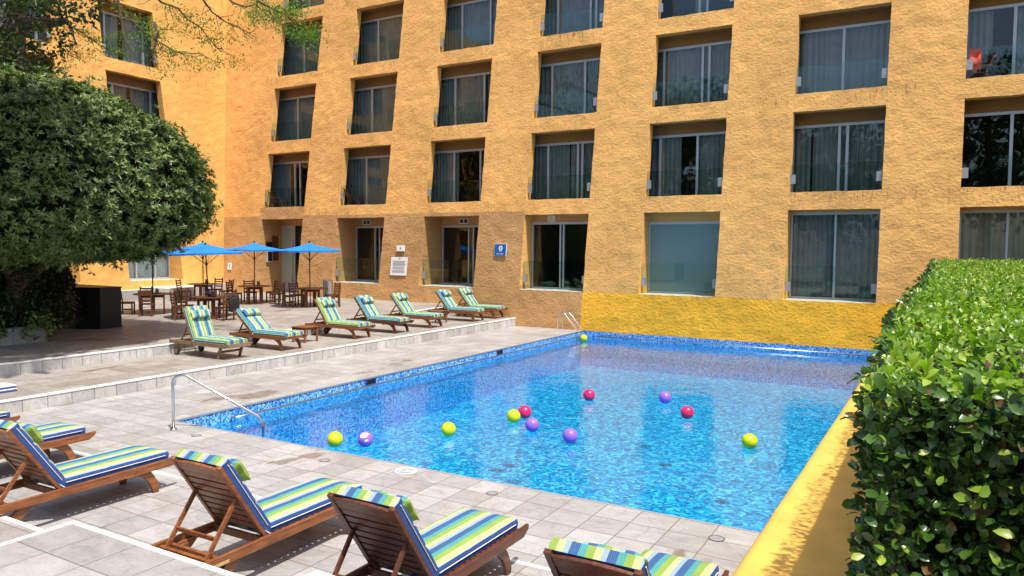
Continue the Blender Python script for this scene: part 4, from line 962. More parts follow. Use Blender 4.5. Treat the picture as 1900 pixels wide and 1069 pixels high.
for nm, pp, lb in (('pool_grab_rail', [(PX0 + .03, 9.25, -.17), (PX0 + .13, 9.27, -.165), (PX0 + .13, 9.6, -.165), (PX0 + .13, 24.6, -.165)], 'long steel rail just above the water along the left pool wall'),
                   ('pool_grab_rail', [(PX0 + .6, PY1 - .13, -.165), (PX1 - .1, PY1 - .13, -.165)], 'long pale rail just above the water along the far pool wall')):
    t = empty(nm, pp[0], lb, 'rail'); mb = MB(); o0 = Vector(pp[0]); mb.tube([Vector(q) - o0 for q in pp], .022, 8); mb.build('bar', [M['steel_dull']], t, smooth=True)
    a, b = Vector(pp[-2]) - o0, Vector(pp[-1]) - o0; k = int((b - a).length / 1.6); mb = MB()
    for i in range(k + 1):
        q = a.lerp(b, i / max(1, k)); off = Vector((-.12, 0, 0)) if 'left' in lb else Vector((0, .12, 0)); mb.tube([q, q + off], .012, 6)
    mb.build('standoff', [M['steel_dull']], t)
for y, lb in ((13.17, 'dark skimmer opening in the left pool wall, the nearer one'), (18.97, 'dark skimmer opening in the left pool wall, the farther one')):
    t = empty('pool_skimmer', (PX0, y, -.10), lb, 'skimmer', 'skimmer openings in the pool wall'); mb = MB()
    mb.box(.003, .02, -.17, .17, .05, .07); mb.box(.003, .02, -.17, .17, -.075, -.055); mb.box(.003, .02, -.17, -.15, -.055, .05); mb.box(.003, .02, .15, .17, -.055, .05); mb.build('frame', [M['side_blue']], t)
    mb = MB(); mb.box(.002, .008, -.15, .15, -.055, .05); mb.build('mouth', [M['black']], t)
BL = [(-8.47, 8.98, 'yellow', 'yellow ball nearest the near pool edge, left of the printed one'), (-8.05, 9.24, 'purple', 'purple ball with a white printed emblem'), (-7.28, 10.5, 'yellow', 'lone yellow ball between the printed ball and the cluster of three'),
      (-6.82, 11.97, 'yellow', 'yellow ball touching the pink one in the cluster'), (-6.82, 12.40, 'pink', 'pink ball in the cluster of three'), (-6.2, 11.55, 'purple', 'purple ball at the front of the cluster of three'),
      (-6.45, 14.58, 'pink', 'pink ball farther out alone, near the pool centre'), (-5.29, 11.2, 'purple', 'lone purple ball right of the cluster'), (-4.96, 15.18, 'purple', 'far purple ball above the right pink ball'),
      (-4.14, 14.03, 'pink', 'pink ball on the right half of the pool'), (-2.62, 12.44, 'yellow', 'large looking yellow ball close to the yellow ledge'), (-10.78, 23.85, 'yellow', 'yellow ball in the far corner by the ladder')]
for i, (x, y, c, lb) in enumerate(BL):
    t = empty('floating_ball', (x, y, WZ + .10), lb, 'ball', 'balls floating in the pool', i * .7)
    mb = MB(); n = 16; r0 = .128; mb.lathe([(max(.0005, r0 * sin(pi * k / n)), -r0 * cos(pi * k / n)) for k in range(n + 1)], n=32); o = mb.build('shell', [M['ball_' + c]], t, smooth=True)
    mb = MB(); mb.lathe([(.001, -.006), (.007, -.006), (.007, .003), (.001, .003)], (0, 0, r0), 10); mb.build('valve', [M['ball_' + c]], t)
    if i == 1:
        # white printed patch with dark outline and a small pale label
        d = (Vector((0, 0, 3)) - Vector((x, y, WZ + .1))).normalized(); ri = d.cross(Vector((0, 0, 1))).normalized(); up = ri.cross(d)
        t.rotation_euler = (0, 0, 0)
        def patch(name, pts, rr, mat):
            c0 = (sum(p[0] for p in pts) / len(pts), sum(p[1] for p in pts) / len(pts)); f = lambda u, v: (d * math.sqrt(max(.01, 1 - u * u - v * v)) + ri * u + up * v) * rr
            vs = [f(*c0)]; n2 = len(pts); K = 4
            for k in range(1, K + 1): vs += [f(c0[0] + (p[0] - c0[0]) * k / K, c0[1] + (p[1] - c0[1]) * k / K) for p in pts]
            fs = [(0, 1 + q, 1 + (q + 1) % n2) for q in range(n2)]
            for k in range(K - 1): fs += [(1 + k * n2 + q, 1 + (k + 1) * n2 + q, 1 + (k + 1) * n2 + (q + 1) % n2, 1 + k * n2 + (q + 1) % n2) for q in range(n2)]
            mb = MB(); mb.add(vs, fs); return mb.build(name, [M[mat]], t, smooth=True)
        A = [(-.52, .60), (-.15, .80), (.25, .84), (.58, .62), (.66, .42), (.55, .10), (.1, .18), (-.22, .30)]
        patch('emblem_outline', [(a * 1.06 - .01, (b - .5) * 1.12 + .49) for a, b in A], r0 + .001, 'side_blue'); patch('emblem', A, r0 + .0018, 'white_paint')
        patch('emblem_mark', [(.18, .46), (.32, .40), (.36, .5), (.22, .58)], r0 + .0026, 'ink'); patch('emblem_mark', [(-.2, .46), (-.1, .40), (-.02, .5), (-.12, .6)], r0 + .0026, 'ink')
        patch('print_label', [(-.34, -.02), (.12, -.08), (.08, -.36), (-.38, -.28)], r0 + .0015, 'piping')
# drain covers and painted depth mark
for x, y, lb, r_ in ((-10.1, 7.6, 'round metal drain cover beside the handrail foot', .075), (-7.4, 7.64, 'round metal drain cover between the handrail and the depth mark', .075), (-4.66, 7.66, 'round metal drain cover in front of the third lounger', .075), (-1.92, 7.65, 'round metal drain cover near the yellow ledge', .085)):
    t = empty('drain_cover', (x, y, 0), lb, 'drain cover', 'round covers set in the deck'); mb = MB(); mb.lathe([(r_ * .86, .002), (r_ * .88, .007), (r_, .007), (r_ * 1.02, .002)], n=24); mb.build('rim', [M['steel_dull']], t)
    mb = MB(); mb.lathe([(.01, .003), (r_ * .86, .003), (r_ * .86, .005), (.01, .006)], n=24); mb.build('lid', [M['bracket']], t)
t = empty('depth_mark', (-6.12, 7.84, .002), 'white painted ring with a depth number at the pool edge', 'painted mark')
mb = MB()
for ra, rb in ((.125, .155),):
    for i in range(36):
        a, b = 2 * pi * i / 36, 2 * pi * (i + 1) / 36; mb.add([(ra * cos(a), ra * sin(a), .003), (rb * cos(a), rb * sin(a), .003), (rb * cos(b), rb * sin(b), .003), (ra * cos(b), ra * sin(b), .003)], [(0, 1, 2, 3)])
mb.build('ring', [M['white_paint']], t)
mb = MB(); mb.lathe([(.155, .0012), (.175, .0012), (.175, .0016), (.155, .0016)], n=36); mb.build('border', [M['ink']], t)
cu = bpy.data.curves.new('number', 'FONT'); cu.body = '1.20'; cu.size = .13; cu.align_x = 'CENTER'; cu.align_y = 'CENTER'; cu.offset = .004; cu.materials.append(M['white_paint'])
tmp = bpy.data.objects.new('number', cu); COL.objects.link(tmp); bpy.context.view_layer.update(); me = bpy.data.meshes.new_from_object(tmp.evaluated_get(bpy.context.evaluated_depsgraph_get())); bpy.data.objects.remove(tmp)
o = bpy.data.objects.new('number', me); COL.objects.link(o); o.parent = t; o.location = (0, 0, .003); o.rotation_euler = (0, 0, R(20))

# ------------------------------------------------------------------ balcony furniture and person
def balcony_chair(loc, rz, label, towel=False):
    t = empty('balcony_chair', loc, label, 'chair', 'dark slatted chairs on the balconies', rz); W_ = M['teak_dark']
    mb = MB()
    for i in range(6): mb.box(-.25 + i * .085, -.25 + i * .085 + .06, -.26, .26, .36, .38)
    mb.build('seat', [W_], t)
    mb = MB()
    for s in (-1, 1): mb.bar((-.2, s * .26, .36), (-.5, s * .26, .98), .03, .04)
    for i in range(8): q = i / 8; mb.bar((-.22 - .3 * q, -.25, .42 + .6 * q), (-.22 - .3 * q, .25, .42 + .6 * q), .045, .012, side=(0, 0, 1))
    mb.build('backrest', [W_], t)
    for a in (-.24, .24):
        for s in (-.26, .26): mb = MB(); mb.box(a - .02, a + .02, s - .02, s + .02, 0, .36); mb.build('leg', [W_], t)
    for s in (-.29, .29): mb = MB(); mb.box(-.36, .26, s - .025, s + .025, .56, .585); mb.box(.2, .24, s - .02, s + .02, .36, .56); mb.build('armrest', [W_], t)
    return t
balcony_chair((.70, 26.75, SZ[2] - .12), R(200), 'dark slatted chair with a red towel on the upper right balcony')
t = empty('towel', (.50, 26.58, SZ[2] + .3), 'orange red towel over the slatted chair on the upper right balcony', 'towel'); mb = MB(); n = 8; vs = []
for i in range(n + 1):
    for j in range(n + 1): u, v = i / n, j / n; vs.append((.05 + .42 * u * .7, -.20 + .08 * sin(v * 7), .62 - .62 * v + .05 * sin(u * 9)))
mb.add(vs, [(i * (n + 1) + j, (i + 1) * (n + 1) + j, (i + 1) * (n + 1) + j + 1, i * (n + 1) + j + 1) for i in range(n) for j in range(n)]); mb.build('cloth', [plain('red_towel', (.80, .07, .03), .9)], t, smooth=True)
balcony_chair((-23.5, 26.33, SZ[1] - .12), R(20), 'dark chair low behind the glass on the first floor, second bay from left')
balcony_chair((-28.4, 26.33, SZ[1] - .12), R(20), 'dark chair low behind the glass on the first floor, leftmost bay of the long wing')

def skinned(name, chains, mats, parent, sub=1):
    me = bpy.data.meshes.new(name); vs = []; es = []; rs = []; idx = {}
    for ch in chains:
        prev = None
        for (p, r_) in ch:
            key = tuple(round(c, 4) for c in p)
            if key not in idx: idx[key] = len(vs); vs.append(p); rs.append(r_)
            if prev is not None: es.append((prev, idx[key]))
            prev = idx[key]
    me.from_pydata(vs, es, []); me.materials.append(mats); o = bpy.data.objects.new(name, me); COL.objects.link(o); o.parent = parent
    sk = o.modifiers.new('Skin', 'SKIN')
    if not me.skin_vertices: me.attributes.new('skin', 'FLOAT', 'POINT') if False else None
    for i, r_ in enumerate(rs):
        v = me.skin_vertices[0].data[i]; v.radius = (r_, r_); v.use_root = i == 0
    sb = o.modifiers.new('Sub', 'SUBSURF'); sb.levels = sub; sb.render_levels = sub; sk.use_smooth_shade = True
    return o
pe = empty('person', (-8.02, 27.03, SZ[1] - .115), 'person in dark vest and pale blue shirt standing in the open balcony door', 'person')
skin_m = plain('skin', (.30, .16, .10), .5); shirt = plain('pale_blue_shirt', (.45, .55, .62), .8); vest = plain('dark_vest', (.012, .014, .022), .8); hairm = plain('dark_hair', (.01, .008, .007), .6)
pe.scale = (.93, .93, .93)
try:
    hip = (0, 0, .88); ch = [[(hip, .13), ((0, 0, 1.05), .125), ((0, 0, 1.26), .14), ((0, 0, 1.36), .07), ((0, -.005, 1.42), .052), ((0, -.01, 1.47), .075), ((0, -.01, 1.55), .088), ((0, 0, 1.62), .055)]]
    def arm(s, el, wr, hd):
        return [((0, 0, 1.26), .14), ((s * .17, 0, 1.30), .055), (el, .042), (wr, .028), (hd, .03)]
    eR, wR, hR = (-.25, -.04, 1.06), (-.03, -.24, 1.10), (.03, -.26, 1.13); eL, wL, hL = (.25, -.02, 1.06), (.10, -.25, 1.12), (.06, -.28, 1.16)
    ch.append(arm(-1, eR, wR, hR)); ch.append(arm(1, eL, wL, hL))
    for (h, s) in ((hR, 1), (hL, -1)):
        for k, ln in enumerate((.06, .075, .08, .07)):
            b0 = Vector(h) + Vector((s * .012, -.01, .024 - k * .016)); ch.append([(h, .03), (tuple(b0 + Vector((s * ln * .5, -.004, 0))), .0095), (tuple(b0 + Vector((s * ln, .008, -.006))), .008)])
        ch.append([(h, .03), (tuple(Vector(h) + Vector((-s * .004, -.022, .04))), .010), (tuple(Vector(h) + Vector((s * .012, -.03, .062))), .009)])
    for s in (-1, 1): ch.append([(hip, .13), ((s * .09, 0, .80), .09), ((s * .10, -.01, .46), .06), ((s * .10, .01, .09), .042), ((s * .10, -.13, .035), .035)])
    skinned('body', ch, skin_m, pe, 2)
    skinned('shirt', [[((0, 0, .98), .135), ((0, 0, 1.1), .138), ((0, 0, 1.27), .15), ((0, 0, 1.37), .075)], [((0, 0, 1.27), .15), ((-.175, 0, 1.305), .068), ((-.255, -.04, 1.055), .055), ((-.06, -.225, 1.095), .042)], [((0, 0, 1.27), .15), ((.175, 0, 1.305), .068), ((.255, -.02, 1.055), .055), ((.12, -.235, 1.115), .042)]], shirt, pe, 2)
    skinned('vest', [[((0, 0, .9), .155), ((0, -.003, 1.05), .156), ((0, -.005, 1.18), .165), ((0, -.003, 1.29), .15)]], vest, pe, 2)
    skinned('trousers', [[((0, 0, .93), .15), ((-.09, 0, .80), .11), ((-.10, -.01, .46), .08), ((-.10, .01, .10), .065)], [((0, 0, .93), .15), ((.09, 0, .80), .11), ((.10, -.01, .46), .08), ((.10, .01, .10), .065)]], vest, pe, 2)
    mb = MB(); blob(mb, (0, .015, 1.575), (.095, .10, .085), 10, .1); mb.build('hair', [hairm], pe, smooth=True)
    mb = MB()
    for s in (-1, 1): mb.lathe([(.001, -.008), (.009, 0), (.001, .008)], (s * .032, -.092, 1.535), 8); mb.lathe([(.004, -.02), (.014, 0), (.004, .02)], (s * .088, -.005, 1.52), 8)
    mb.bar((0, -.09, 1.535), (0, -.112, 1.505), .022, .02); mb.box(-.025, .025, -.093, -.086, 1.474, 1.480); mb.build('face', [hairm], pe)
except Exception as ex:
    print('person failed', ex)

# ------------------------------------------------------------------ foliage
def leaf_template(kind):
    if kind == 'full':   # cupped obovate leaf, midrib along x, length 1
        v = [(0, 0, 0), (.38, 0, .03), (.74, 0, .02), (1, 0, -.06), (.30, .20, .09), (.68, .29, .10), (.92, .15, .02), (.30, -.20, .09), (.68, -.29, .10), (.92, -.15, .02)]
        f = [(0, 1, 4), (1, 2, 5, 4), (2, 6, 5), (2, 3, 6), (0, 7, 1), (1, 7, 8, 2), (2, 8, 9), (2, 9, 3)]
    elif kind == 'kite':
        v = [(0, 0, 0), (.6, 0, -.02), (1, 0, -.06), (.55, .21, .08), (.55, -.21, .08)]; f = [(0, 1, 3), (1, 2, 3), (0, 4, 1), (1, 4, 2)]
    else:
        v = [(0, 0, 0), (.5, .17, .05), (1, 0, -.05), (.5, -.17, .05)]; f = [(0, 2, 1), (0, 3, 2)]
    return np.array(v, float), f
def leaves(name, P, D, Nn, Ls, kind, mat, parent=None, width=1.0):
    """P positions, D leaf direction, Nn leaf normal, Ls lengths -> one mesh"""
    tv, tf = leaf_template(kind); tv = tv * np.array([1, width, 1])
    D = D / np.linalg.norm(D, axis=1, keepdims=True); S_ = np.cross(Nn, D); S_ /= (np.linalg.norm(S_, axis=1, keepdims=True) + 1e-9); U = np.cross(D, S_)
    n = len(P); V = P[:, None, :] + Ls[:, None, None] * (tv[None, :, 0:1] * D[:, None, :] + tv[None, :, 1:2] * S_[:, None, :] + tv[None, :, 2:3] * U[:, None, :])
    k = len(tv); V = V.reshape(-1, 3)
    me = bpy.data.meshes.new(name); loops = []; starts = []; tot = 0
    fl = [i for f in tf for i in f]; sizes = [len(f) for f in tf]
    base = np.array(fl)[None, :] + (np.arange(n) * k)[:, None]; base = base.reshape(-1)
    st = np.concatenate([[0], np.cumsum(sizes)[:-1]]); st = (st[None, :] + (np.arange(n) * len(fl))[:, None]).reshape(-1)
    me.vertices.add(len(V)); me.vertices.foreach_set('co', V.astype(np.float32).ravel())
    me.loops.add(len(base)); me.loops.foreach_set('vertex_index', base.astype(np.int32))
    me.polygons.add(len(st)); me.polygons.foreach_set('loop_start', st.astype(np.int32))
    me.polygons.foreach_set('use_smooth', np.ones(len(st), bool))
    me.materials.append(mat); me.update(calc_edges=True); me.validate()
    o = bpy.data.objects.new(name, me); COL.objects.link(o)
    if parent: o.parent = parent; 
    return o
def rnd(n, s=1.0): return RNG.normal(0, s, (n, 3))
def place_local(o, parent):
    if parent: o.location = -parent.location
# hedge at right
HX0, HX1, HY0, HY1, HZ1 = -.165, 3.6, 2.45, 24.6, 2.63
hd = empty('clipped_hedge', (HX0, HY0, .35), 'clipped glossy green hedge on the right, standing on the yellow ledge', 'hedge')
mb = MB(); nx, ny = 30, 120
vs = []
mb.box(HX0 + .09, HX1 - .05, HY0 + .10, HY1 - .05, .36, HZ1 - .07); o = mb.build('dark_core', [M['core']], hd); place_local(o, hd)  # solid dark box added under the leaves to block light
def topsamp(n, x0, x1, y0, y1, sc, jit=.03):
    P = np.c_[RNG.uniform(x0, x1, n), RNG.uniform(y0, y1, n), np.zeros(n)]
    lump = np.array([noise.noise(Vector((p[0] * 2.1, p[1] * 2.1, 0))) * .05 + noise.noise(Vector((p[0] * .7, p[1] * .5, 4))) * .05 for p in P])
    P[:, 2] = HZ1 - .045 + lump + RNG.normal(0, jit, n) - RNG.exponential(.025, n) - .02; D = rnd(n) * np.array([1, 1, .55]); D[:, 2] += .62
    Nn = rnd(n, .5); Nn[:, 2] += .9; return P, D, Nn, RNG.uniform(.6, 1.25, n) * sc
def facesamp(n, axis, fixed, a0, a1, z0, z1, sc, nrm, jit=.035):
    A = RNG.uniform(a0, a1, n); Z = z0 + (z1 - z0) * RNG.uniform(0, 1, n) ** .8; off = np.abs(RNG.normal(0, jit, n)) * 1.2 - .02
    lump = np.array([noise.noise(Vector((a * 2.3, z * 2.3, 9))) * .05 for a, z in zip(A, Z)])
    P = np.zeros((n, 3)); P[:, 1 - axis] = A; P[:, 2] = Z; P[:, axis] = fixed - nrm * (off - lump)
    D = rnd(n); D[:, axis] += nrm * .8; D[:, 2] += .25; Nn = rnd(n, .5); Nn[:, axis] += nrm * .6; Nn[:, 2] += .8
    return P, D, Nn, RNG.uniform(.6, 1.3, n) * sc
def bulge(q):
    P, D, Nn, Ls = q; y = P[:, 1]; w_ = np.exp(-np.clip(P[:, 0] - HX0, 0, 9) / .35)
    dx = -.055 * np.exp(-((y - 6) / 3.0) ** 2) + .03 * np.sin(y * 2.1) * np.clip((y - 3) / 5, 0, 1) + .05 * np.exp(-((y - 14.5) / 1.2) ** 2)
    P[:, 0] += dx * w_; P[:, 2] += np.where(P[:, 2] > HZ1 - .5, .008 * (y - HY0), 0); return q
def cat(*a): return bulge([np.concatenate(q) for q in zip(*a)])
near = cat(topsamp(17000, HX0 - .01, 1.7, HY0 - .01, 6.2, .043)); o = leaves('foliage', *near, 'full', M['leaf_hedge'], hd); place_local(o, hd)
mid = cat(topsamp(15000, HX0 - .01, 2.6, 6.0, 11, .047), topsamp(24000, HX0 - .01, HX1, 10.8, HY1, .058)); o = leaves('foliage', *mid, 'kite', M['leaf_hedge'], hd, 1.15); place_local(o, hd)
fc = cat(facesamp(8200, 1, HY0, HX0 + .0, 1.6, 1.1, HZ1 - .03, .047, -1), facesamp(900, 1, HY0, HX0, 3.4, .4, 1.3, .06, -1), facesamp(4200, 0, HX0, HY0, 5.5, .5, HZ1 - .02, .046, -1, .025)); o = leaves('foliage', *fc, 'full', M['leaf_hedge_shade'], hd); o['label'] = 'darker old leaves on the side facing the viewer'; place_local(o, hd)
# brighter leaves sprinkled on the front face
fy = cat(facesamp(750, 1, HY0 - .03, HX0 + .01, 1.6, 1.3, HZ1, .043, -1)); o = leaves('foliage', *fy, 'full', M['leaf_hedge'], hd); place_local(o, hd)
fs_ = cat(facesamp(11000, 0, HX0, 5.2, HY1, .36, HZ1 - .02, .07, -1)); o = leaves('foliage', *fs_, 'kite', M['leaf_hedge_shade'], hd, 1.15); place_local(o, hd)
# fresh shoots standing proud of the clipped top
m_ = 420; sx_ = RNG.uniform(HX0 + .02, 2.2, m_); sy_ = HY0 + RNG.uniform(0, 1, m_) ** 1.5 * 9; K = 5
sx_ = np.repeat(sx_, K); sy_ = np.repeat(sy_, K); P = np.c_[sx_, sy_, HZ1 - .03 + .008 * (sy_ - HY0) + np.tile(np.linspace(0, .06, K), m_)]; a_ = RNG.uniform(0, 6.28, m_ * K)
D = np.c_[np.cos(a_) * .7, np.sin(a_) * .7, np.tile(np.linspace(.3, 1.3, K), m_)]; Nn = rnd(m_ * K, .3) - D * np.array([1, 1, 0]) * .6; Nn[:, 2] += 1
o = leaves('foliage', P, D, Nn, RNG.uniform(.028, .046, m_ * K), 'full', M['leaf_hedge'], hd); place_local(o, hd)
mb = MB()
for i in range(70):
    x = random.uniform(HX0 + .03, 1.4); z = random.uniform(1.2, 2.45); y = HY0 + random.uniform(0, .08); a = random.uniform(-.6, .6)
    mb.tube([(x, y + .05, z - .16), (x + a * .05, y, z - .06), (x + a * .12, y - .03, z + .06)], [.005, .004, .002], 5)
o = mb.build('twigs', [M['twig']], hd); place_local(o, hd); o['kind'] = 'stuff'

# round bush over the terrace
bc = np.array([-20.3, 10.4, 4.55])
bush = empty('round_bush', (-21.2, 10.0, .5), 'huge rounded evergreen bush overhanging the terrace on the left', 'tree')
def dome(d):   # radius of the crown in direction d (unit)
    th = d[2]
    rxy, ru, rd = 4.3, 2.55, 1.95
    rz = ru if th > 0 else rd
    pe_ = 2.0 if th > 0 else 3.2
    k = ((math.hypot(d[0], d[1]) / rxy) ** pe_ + (abs(th) / rz) ** pe_) ** (-1 / pe_)
    v = Vector(d)
    return k * (1 + .05 * noise.noise(v * 2.3 + Vector((3, 1, 0))) + .055 * noise.noise(v * 6.5) + .05 * noise.noise(v * 12))
n = 17500; Dd = rnd(n); Dd /= np.linalg.norm(Dd, axis=1, keepdims=True)
# only keep directions with camera-side or upper exposure denser
keep = (Dd @ np.array([.55, -.6, .35])) > -.75 + RNG.uniform(0, .4, n); Dd = Dd[keep]; n = len(Dd)
rad = np.array([dome(q) for q in Dd]) - np.abs(RNG.normal(0, .13, n)) - RNG.uniform(0, .05, n)
rad += np.where(RNG.uniform(0, 1, n) < .05, RNG.uniform(.05, .38, n), 0)
C0 = bc + Dd * rad[:, None]
ax = Dd + rnd(n, .45); ax[:, 2] += .45; ax /= np.linalg.norm(ax, axis=1, keepdims=True)
K = 9; P_ = np.repeat(C0, K, 0); A_ = np.repeat(ax, K, 0); q = rnd(n * K); q -= A_ * np.sum(q * A_, 1, keepdims=True); q /= np.linalg.norm(q, axis=1, keepdims=True)
Dl = q + A_ * RNG.uniform(.15, 1.0, (n * K, 1)); Nl = A_ - q * .4
o = leaves('foliage', P_, Dl, Nl, RNG.uniform(.10, .165, n * K), 'thin', M['leaf_bush'], bush, .78); place_local(o, bush)
# deeper, larger leaves behind the outer shell, darkened in colour for shade
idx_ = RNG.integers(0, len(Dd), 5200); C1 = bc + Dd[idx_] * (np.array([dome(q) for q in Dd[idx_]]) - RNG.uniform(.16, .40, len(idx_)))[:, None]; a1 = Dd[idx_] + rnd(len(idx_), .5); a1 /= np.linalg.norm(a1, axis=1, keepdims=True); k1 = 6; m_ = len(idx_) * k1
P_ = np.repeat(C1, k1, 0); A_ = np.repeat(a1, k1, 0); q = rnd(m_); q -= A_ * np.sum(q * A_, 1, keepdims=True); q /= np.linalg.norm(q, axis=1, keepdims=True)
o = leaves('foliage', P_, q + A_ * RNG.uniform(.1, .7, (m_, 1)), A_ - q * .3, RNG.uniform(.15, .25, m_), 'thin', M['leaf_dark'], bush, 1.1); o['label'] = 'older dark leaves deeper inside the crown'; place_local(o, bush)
mb = MB(); nn_ = 40; vs = []; fs = []
for i in range(nn_ + 1):
    th = pi * i / nn_
    for j in range(2 * nn_):
        ph = pi * j / nn_; d_ = (sin(th) * cos(ph), sin(th) * sin(ph), cos(th)); r_ = dome(d_) - .46; vs.append((bc[0] + d_[0] * r_, bc[1] + d_[1] * r_, bc[2] + d_[2] * r_))
m2 = 2 * nn_
for i in range(nn_):
    for j in range(m2): fs.append((i * m2 + j, (i + 1) * m2 + j, (i + 1) * m2 + (j + 1) % m2, i * m2 + (j + 1) % m2))
mb.add(vs, fs); o = mb.build('dark_core', [M['core']], bush); place_local(o, bush)  # solid dark core added inside the crown to close see-through gaps
mb = MB(); mb.tube([(-21.4, 10.6, .5), (-21.3, 10.5, 1.6), (-21.0, 10.4, 2.6), (-20.6, 10.4, 4)], [.26, .22, .2, .14], 10)
for a, b in (((-23.2, 9.2, 3.4), .1), ((-19.5, 12.3, 3.6), .1), ((-19.2, 8.9, 3.5), .1)): mb.tube([(-21.2, 10.5, 1.8), tuple((Vector(a) + Vector((-21.2, 10.5, 1.8))) / 2 + Vector((0, 0, .3))), a], [.14, .11, .07], 8)
o = mb.build('trunk', [M['bark']], bush); place_local(o, bush)
# shaded shrub and planter beneath
pt = empty('stone_planter', (-22, 7.2, .5), 'low stone planter in deep shade under the round bush', 'planter')
mb = MB(); mb.box(-24.5, -19.85, 2.5, 10.55, .5, .92); o = mb.build('wall', [M['platform']], pt); place_local(o, pt)
mb = MB(); mb.box(-24.4, -20.05, 2.6, 10.4, .92, .925); o = mb.build('soil', [M['core']], pt); place_local(o, pt)
sh = empty('shaded_shrub', (-22, 8.5, .92), 'dark leafy shrub filling the shade between the round bush and the planter', 'shrub')
n = 9000; P = np.c_[RNG.uniform(-24.6, -20.0, n), RNG.uniform(3, 12.3, n), RNG.uniform(.8, 3.4, n)]
P[:, 0] = -20.3 - np.abs(RNG.normal(0, .35, n)) + .25 * np.sin(P[:, 1] * 2.3) * np.sin(P[:, 2] * 2.0 + 1); P[:, 0] -= np.clip((P[:, 1] - 10.3), 0, 3) * .55
s_ = RNG.uniform(0, 1, n) < .3; P[s_, 2] = RNG.uniform(.7, 1.6, s_.sum())
D = rnd(n); D[:, 0] += .6; D[:, 2] -= .2; Nn = rnd(n, .6); Nn[:, 2] += .8; Nn[:, 0] += .3
o = leaves('foliage', P, D, Nn, RNG.uniform(.09, .17, n), 'kite', M['leaf_dark'], sh, 1.3); place_local(o, sh)
mb = MB(); blob(mb, (-22.3, 7.6, 2.1), (1.6, 4.6, 1.6), 18, .2); o = mb.build('dark_core', [M['core']], sh, smooth=True); place_local(o, sh)  # solid dark filler added behind the shrub leaves
# leafy plants spilling over planter edge
for i, (x, y) in enumerate(((-19.75, 10.3), (-19.8, 9.2), (-19.9, 7.9))):
    t = empty('spilling_plant', (x, y, .9), ['trailing plant hanging over the planter corner', 'trailing plant hanging over the planter left of the corner one', 'trailing plant farthest left on the planter edge'][i], 'plant', 'plants spilling over the planter'); n = 160
    P = np.c_[RNG.normal(0, .16, n), RNG.normal(0, .25, n), RNG.normal(.05, .18, n)]; D = rnd(n); D[:, 0] += .5; Nn = rnd(n, .5); Nn[:, 2] += 1
    leaves('foliage', P, D, Nn, RNG.uniform(.10, .18, n), 'kite', M['leaf_bush'], t, 1.5)
    mb = MB()
    for k in range(5): a = k * 1.25; mb.tube([(-.15, 0, 0), (.06 * cos(a), .12 * sin(a), .08), (.16 * cos(a) + .06, .24 * sin(a), -.02)], .006, 5)
    mb.build('stems', [M['twig']], t)

# big shade tree at upper left with feathery overhanging branches
tr = empty('shade_tree', (-25.8, 12.8, .5), 'tall dark tree at the upper left with feathery branches reaching over the bush', 'tree')
mb = MB(); mb.tube([(-25.9, 12.8, .5), (-25.9, 12.8, 5.6), (-25.76, 12.9, 8.2), (-25.7, 12.95, 10.2), (-25.6, 13, 12), (-25.3, 13, 15)], [.42, .36, .32, .30, .26, .2], 12)
mb.tube([(-30, 10.4, 9.5), (-26.1, 12.7, 9.75), (-24.9, 13.37, 9.97), (-22.3, 12.6, 9.5), (-21.3, 12.0, 9.2)], [.26, .22, .18, .10, .05], 10)
mb.tube([(-25.6, 13, 11.5), (-22, 12, 12), (-18.9, 11.2, 11)], [.2, .13, .07], 8); mb.tube([(-25.6, 13, 12.2), (-20, 13, 13), (-16.5, 13, 11.4)], [.2, .13, .06], 8)
o = mb.build('trunk', [M['bark']], tr, smooth=True); place_local(o, tr)
BR = dict(a=[(-18.9, 11.2, 11), (-18.86, 11.07, 9.91), (-18.15, 11.48, 9.13), (-17.89, 11.63, 8.76), (-17.54, 11.83, 8.4), (-17.37, 11.93, 8.14), (-17.14, 12.06, 8.01), (-16.79, 12.26, 7.81), (-16.32, 12.53, 7.81), (-15.91, 12.77, 7.58)],
 b=[(-18.9, 12, 11.6), (-18.75, 12.29, 10.29), (-18.02, 12.71, 9.46), (-17.66, 12.92, 9.25), (-17.41, 13.06, 8.98), (-17.15, 13.21, 8.7), (-16.93, 13.34, 8.42), (-16.68, 13.48, 8.07)],
 c=[(-17.8, 12.4, 11.6), (-17.32, 12.54, 10.11), (-16.67, 12.91, 9.31), (-16.44, 13.04, 8.97), (-16.14, 13.22, 8.79), (-15.84, 13.39, 8.63), (-15.6, 13.53, 8.36)],
 d=[(-17.4, 13, 11.6), (-17.03, 13.28, 10.3), (-16.42, 13.63, 9.47), (-16.12, 13.81, 9.31), (-15.81, 13.98, 9.34), (-15.56, 14.12, 9.06), (-15.32, 14.26, 8.86)],
 e=[(-16.5, 13, 11.4), (-15.71, 12.89, 10.07), (-15.02, 13.28, 9.16), (-14.73, 13.45, 8.96), (-14.43, 13.62, 8.76), (-14.14, 13.79, 8.5), (-13.91, 13.92, 8.3)],
 f=[(-22.3, 12.6, 9.5), (-22.3, 11.4, 9.24), (-21.78, 11.7, 9.2), (-21.27, 12.0, 9.17), (-20.88, 12.22, 8.88), (-20.63, 12.37, 8.67), (-20.4, 12.5, 8.45)],
 g=[(-21.27, 12.0, 9.17), (-21.08, 12.11, 8.74), (-20.96, 12.18, 8.47)],
 h=[(-18.4, 11.2, 10.2), (-17.64, 11.2, 8.97), (-17.54, 11.26, 8.45), (-17.43, 11.32, 8.0), (-17.27, 11.41, 7.55)], i=[(-17.2, 11.9, 8.5), (-16.8, 11.68, 8.2), (-16.86, 11.65, 7.68), (-16.81, 11.68, 7.42)])
mb = MB(); tips = []
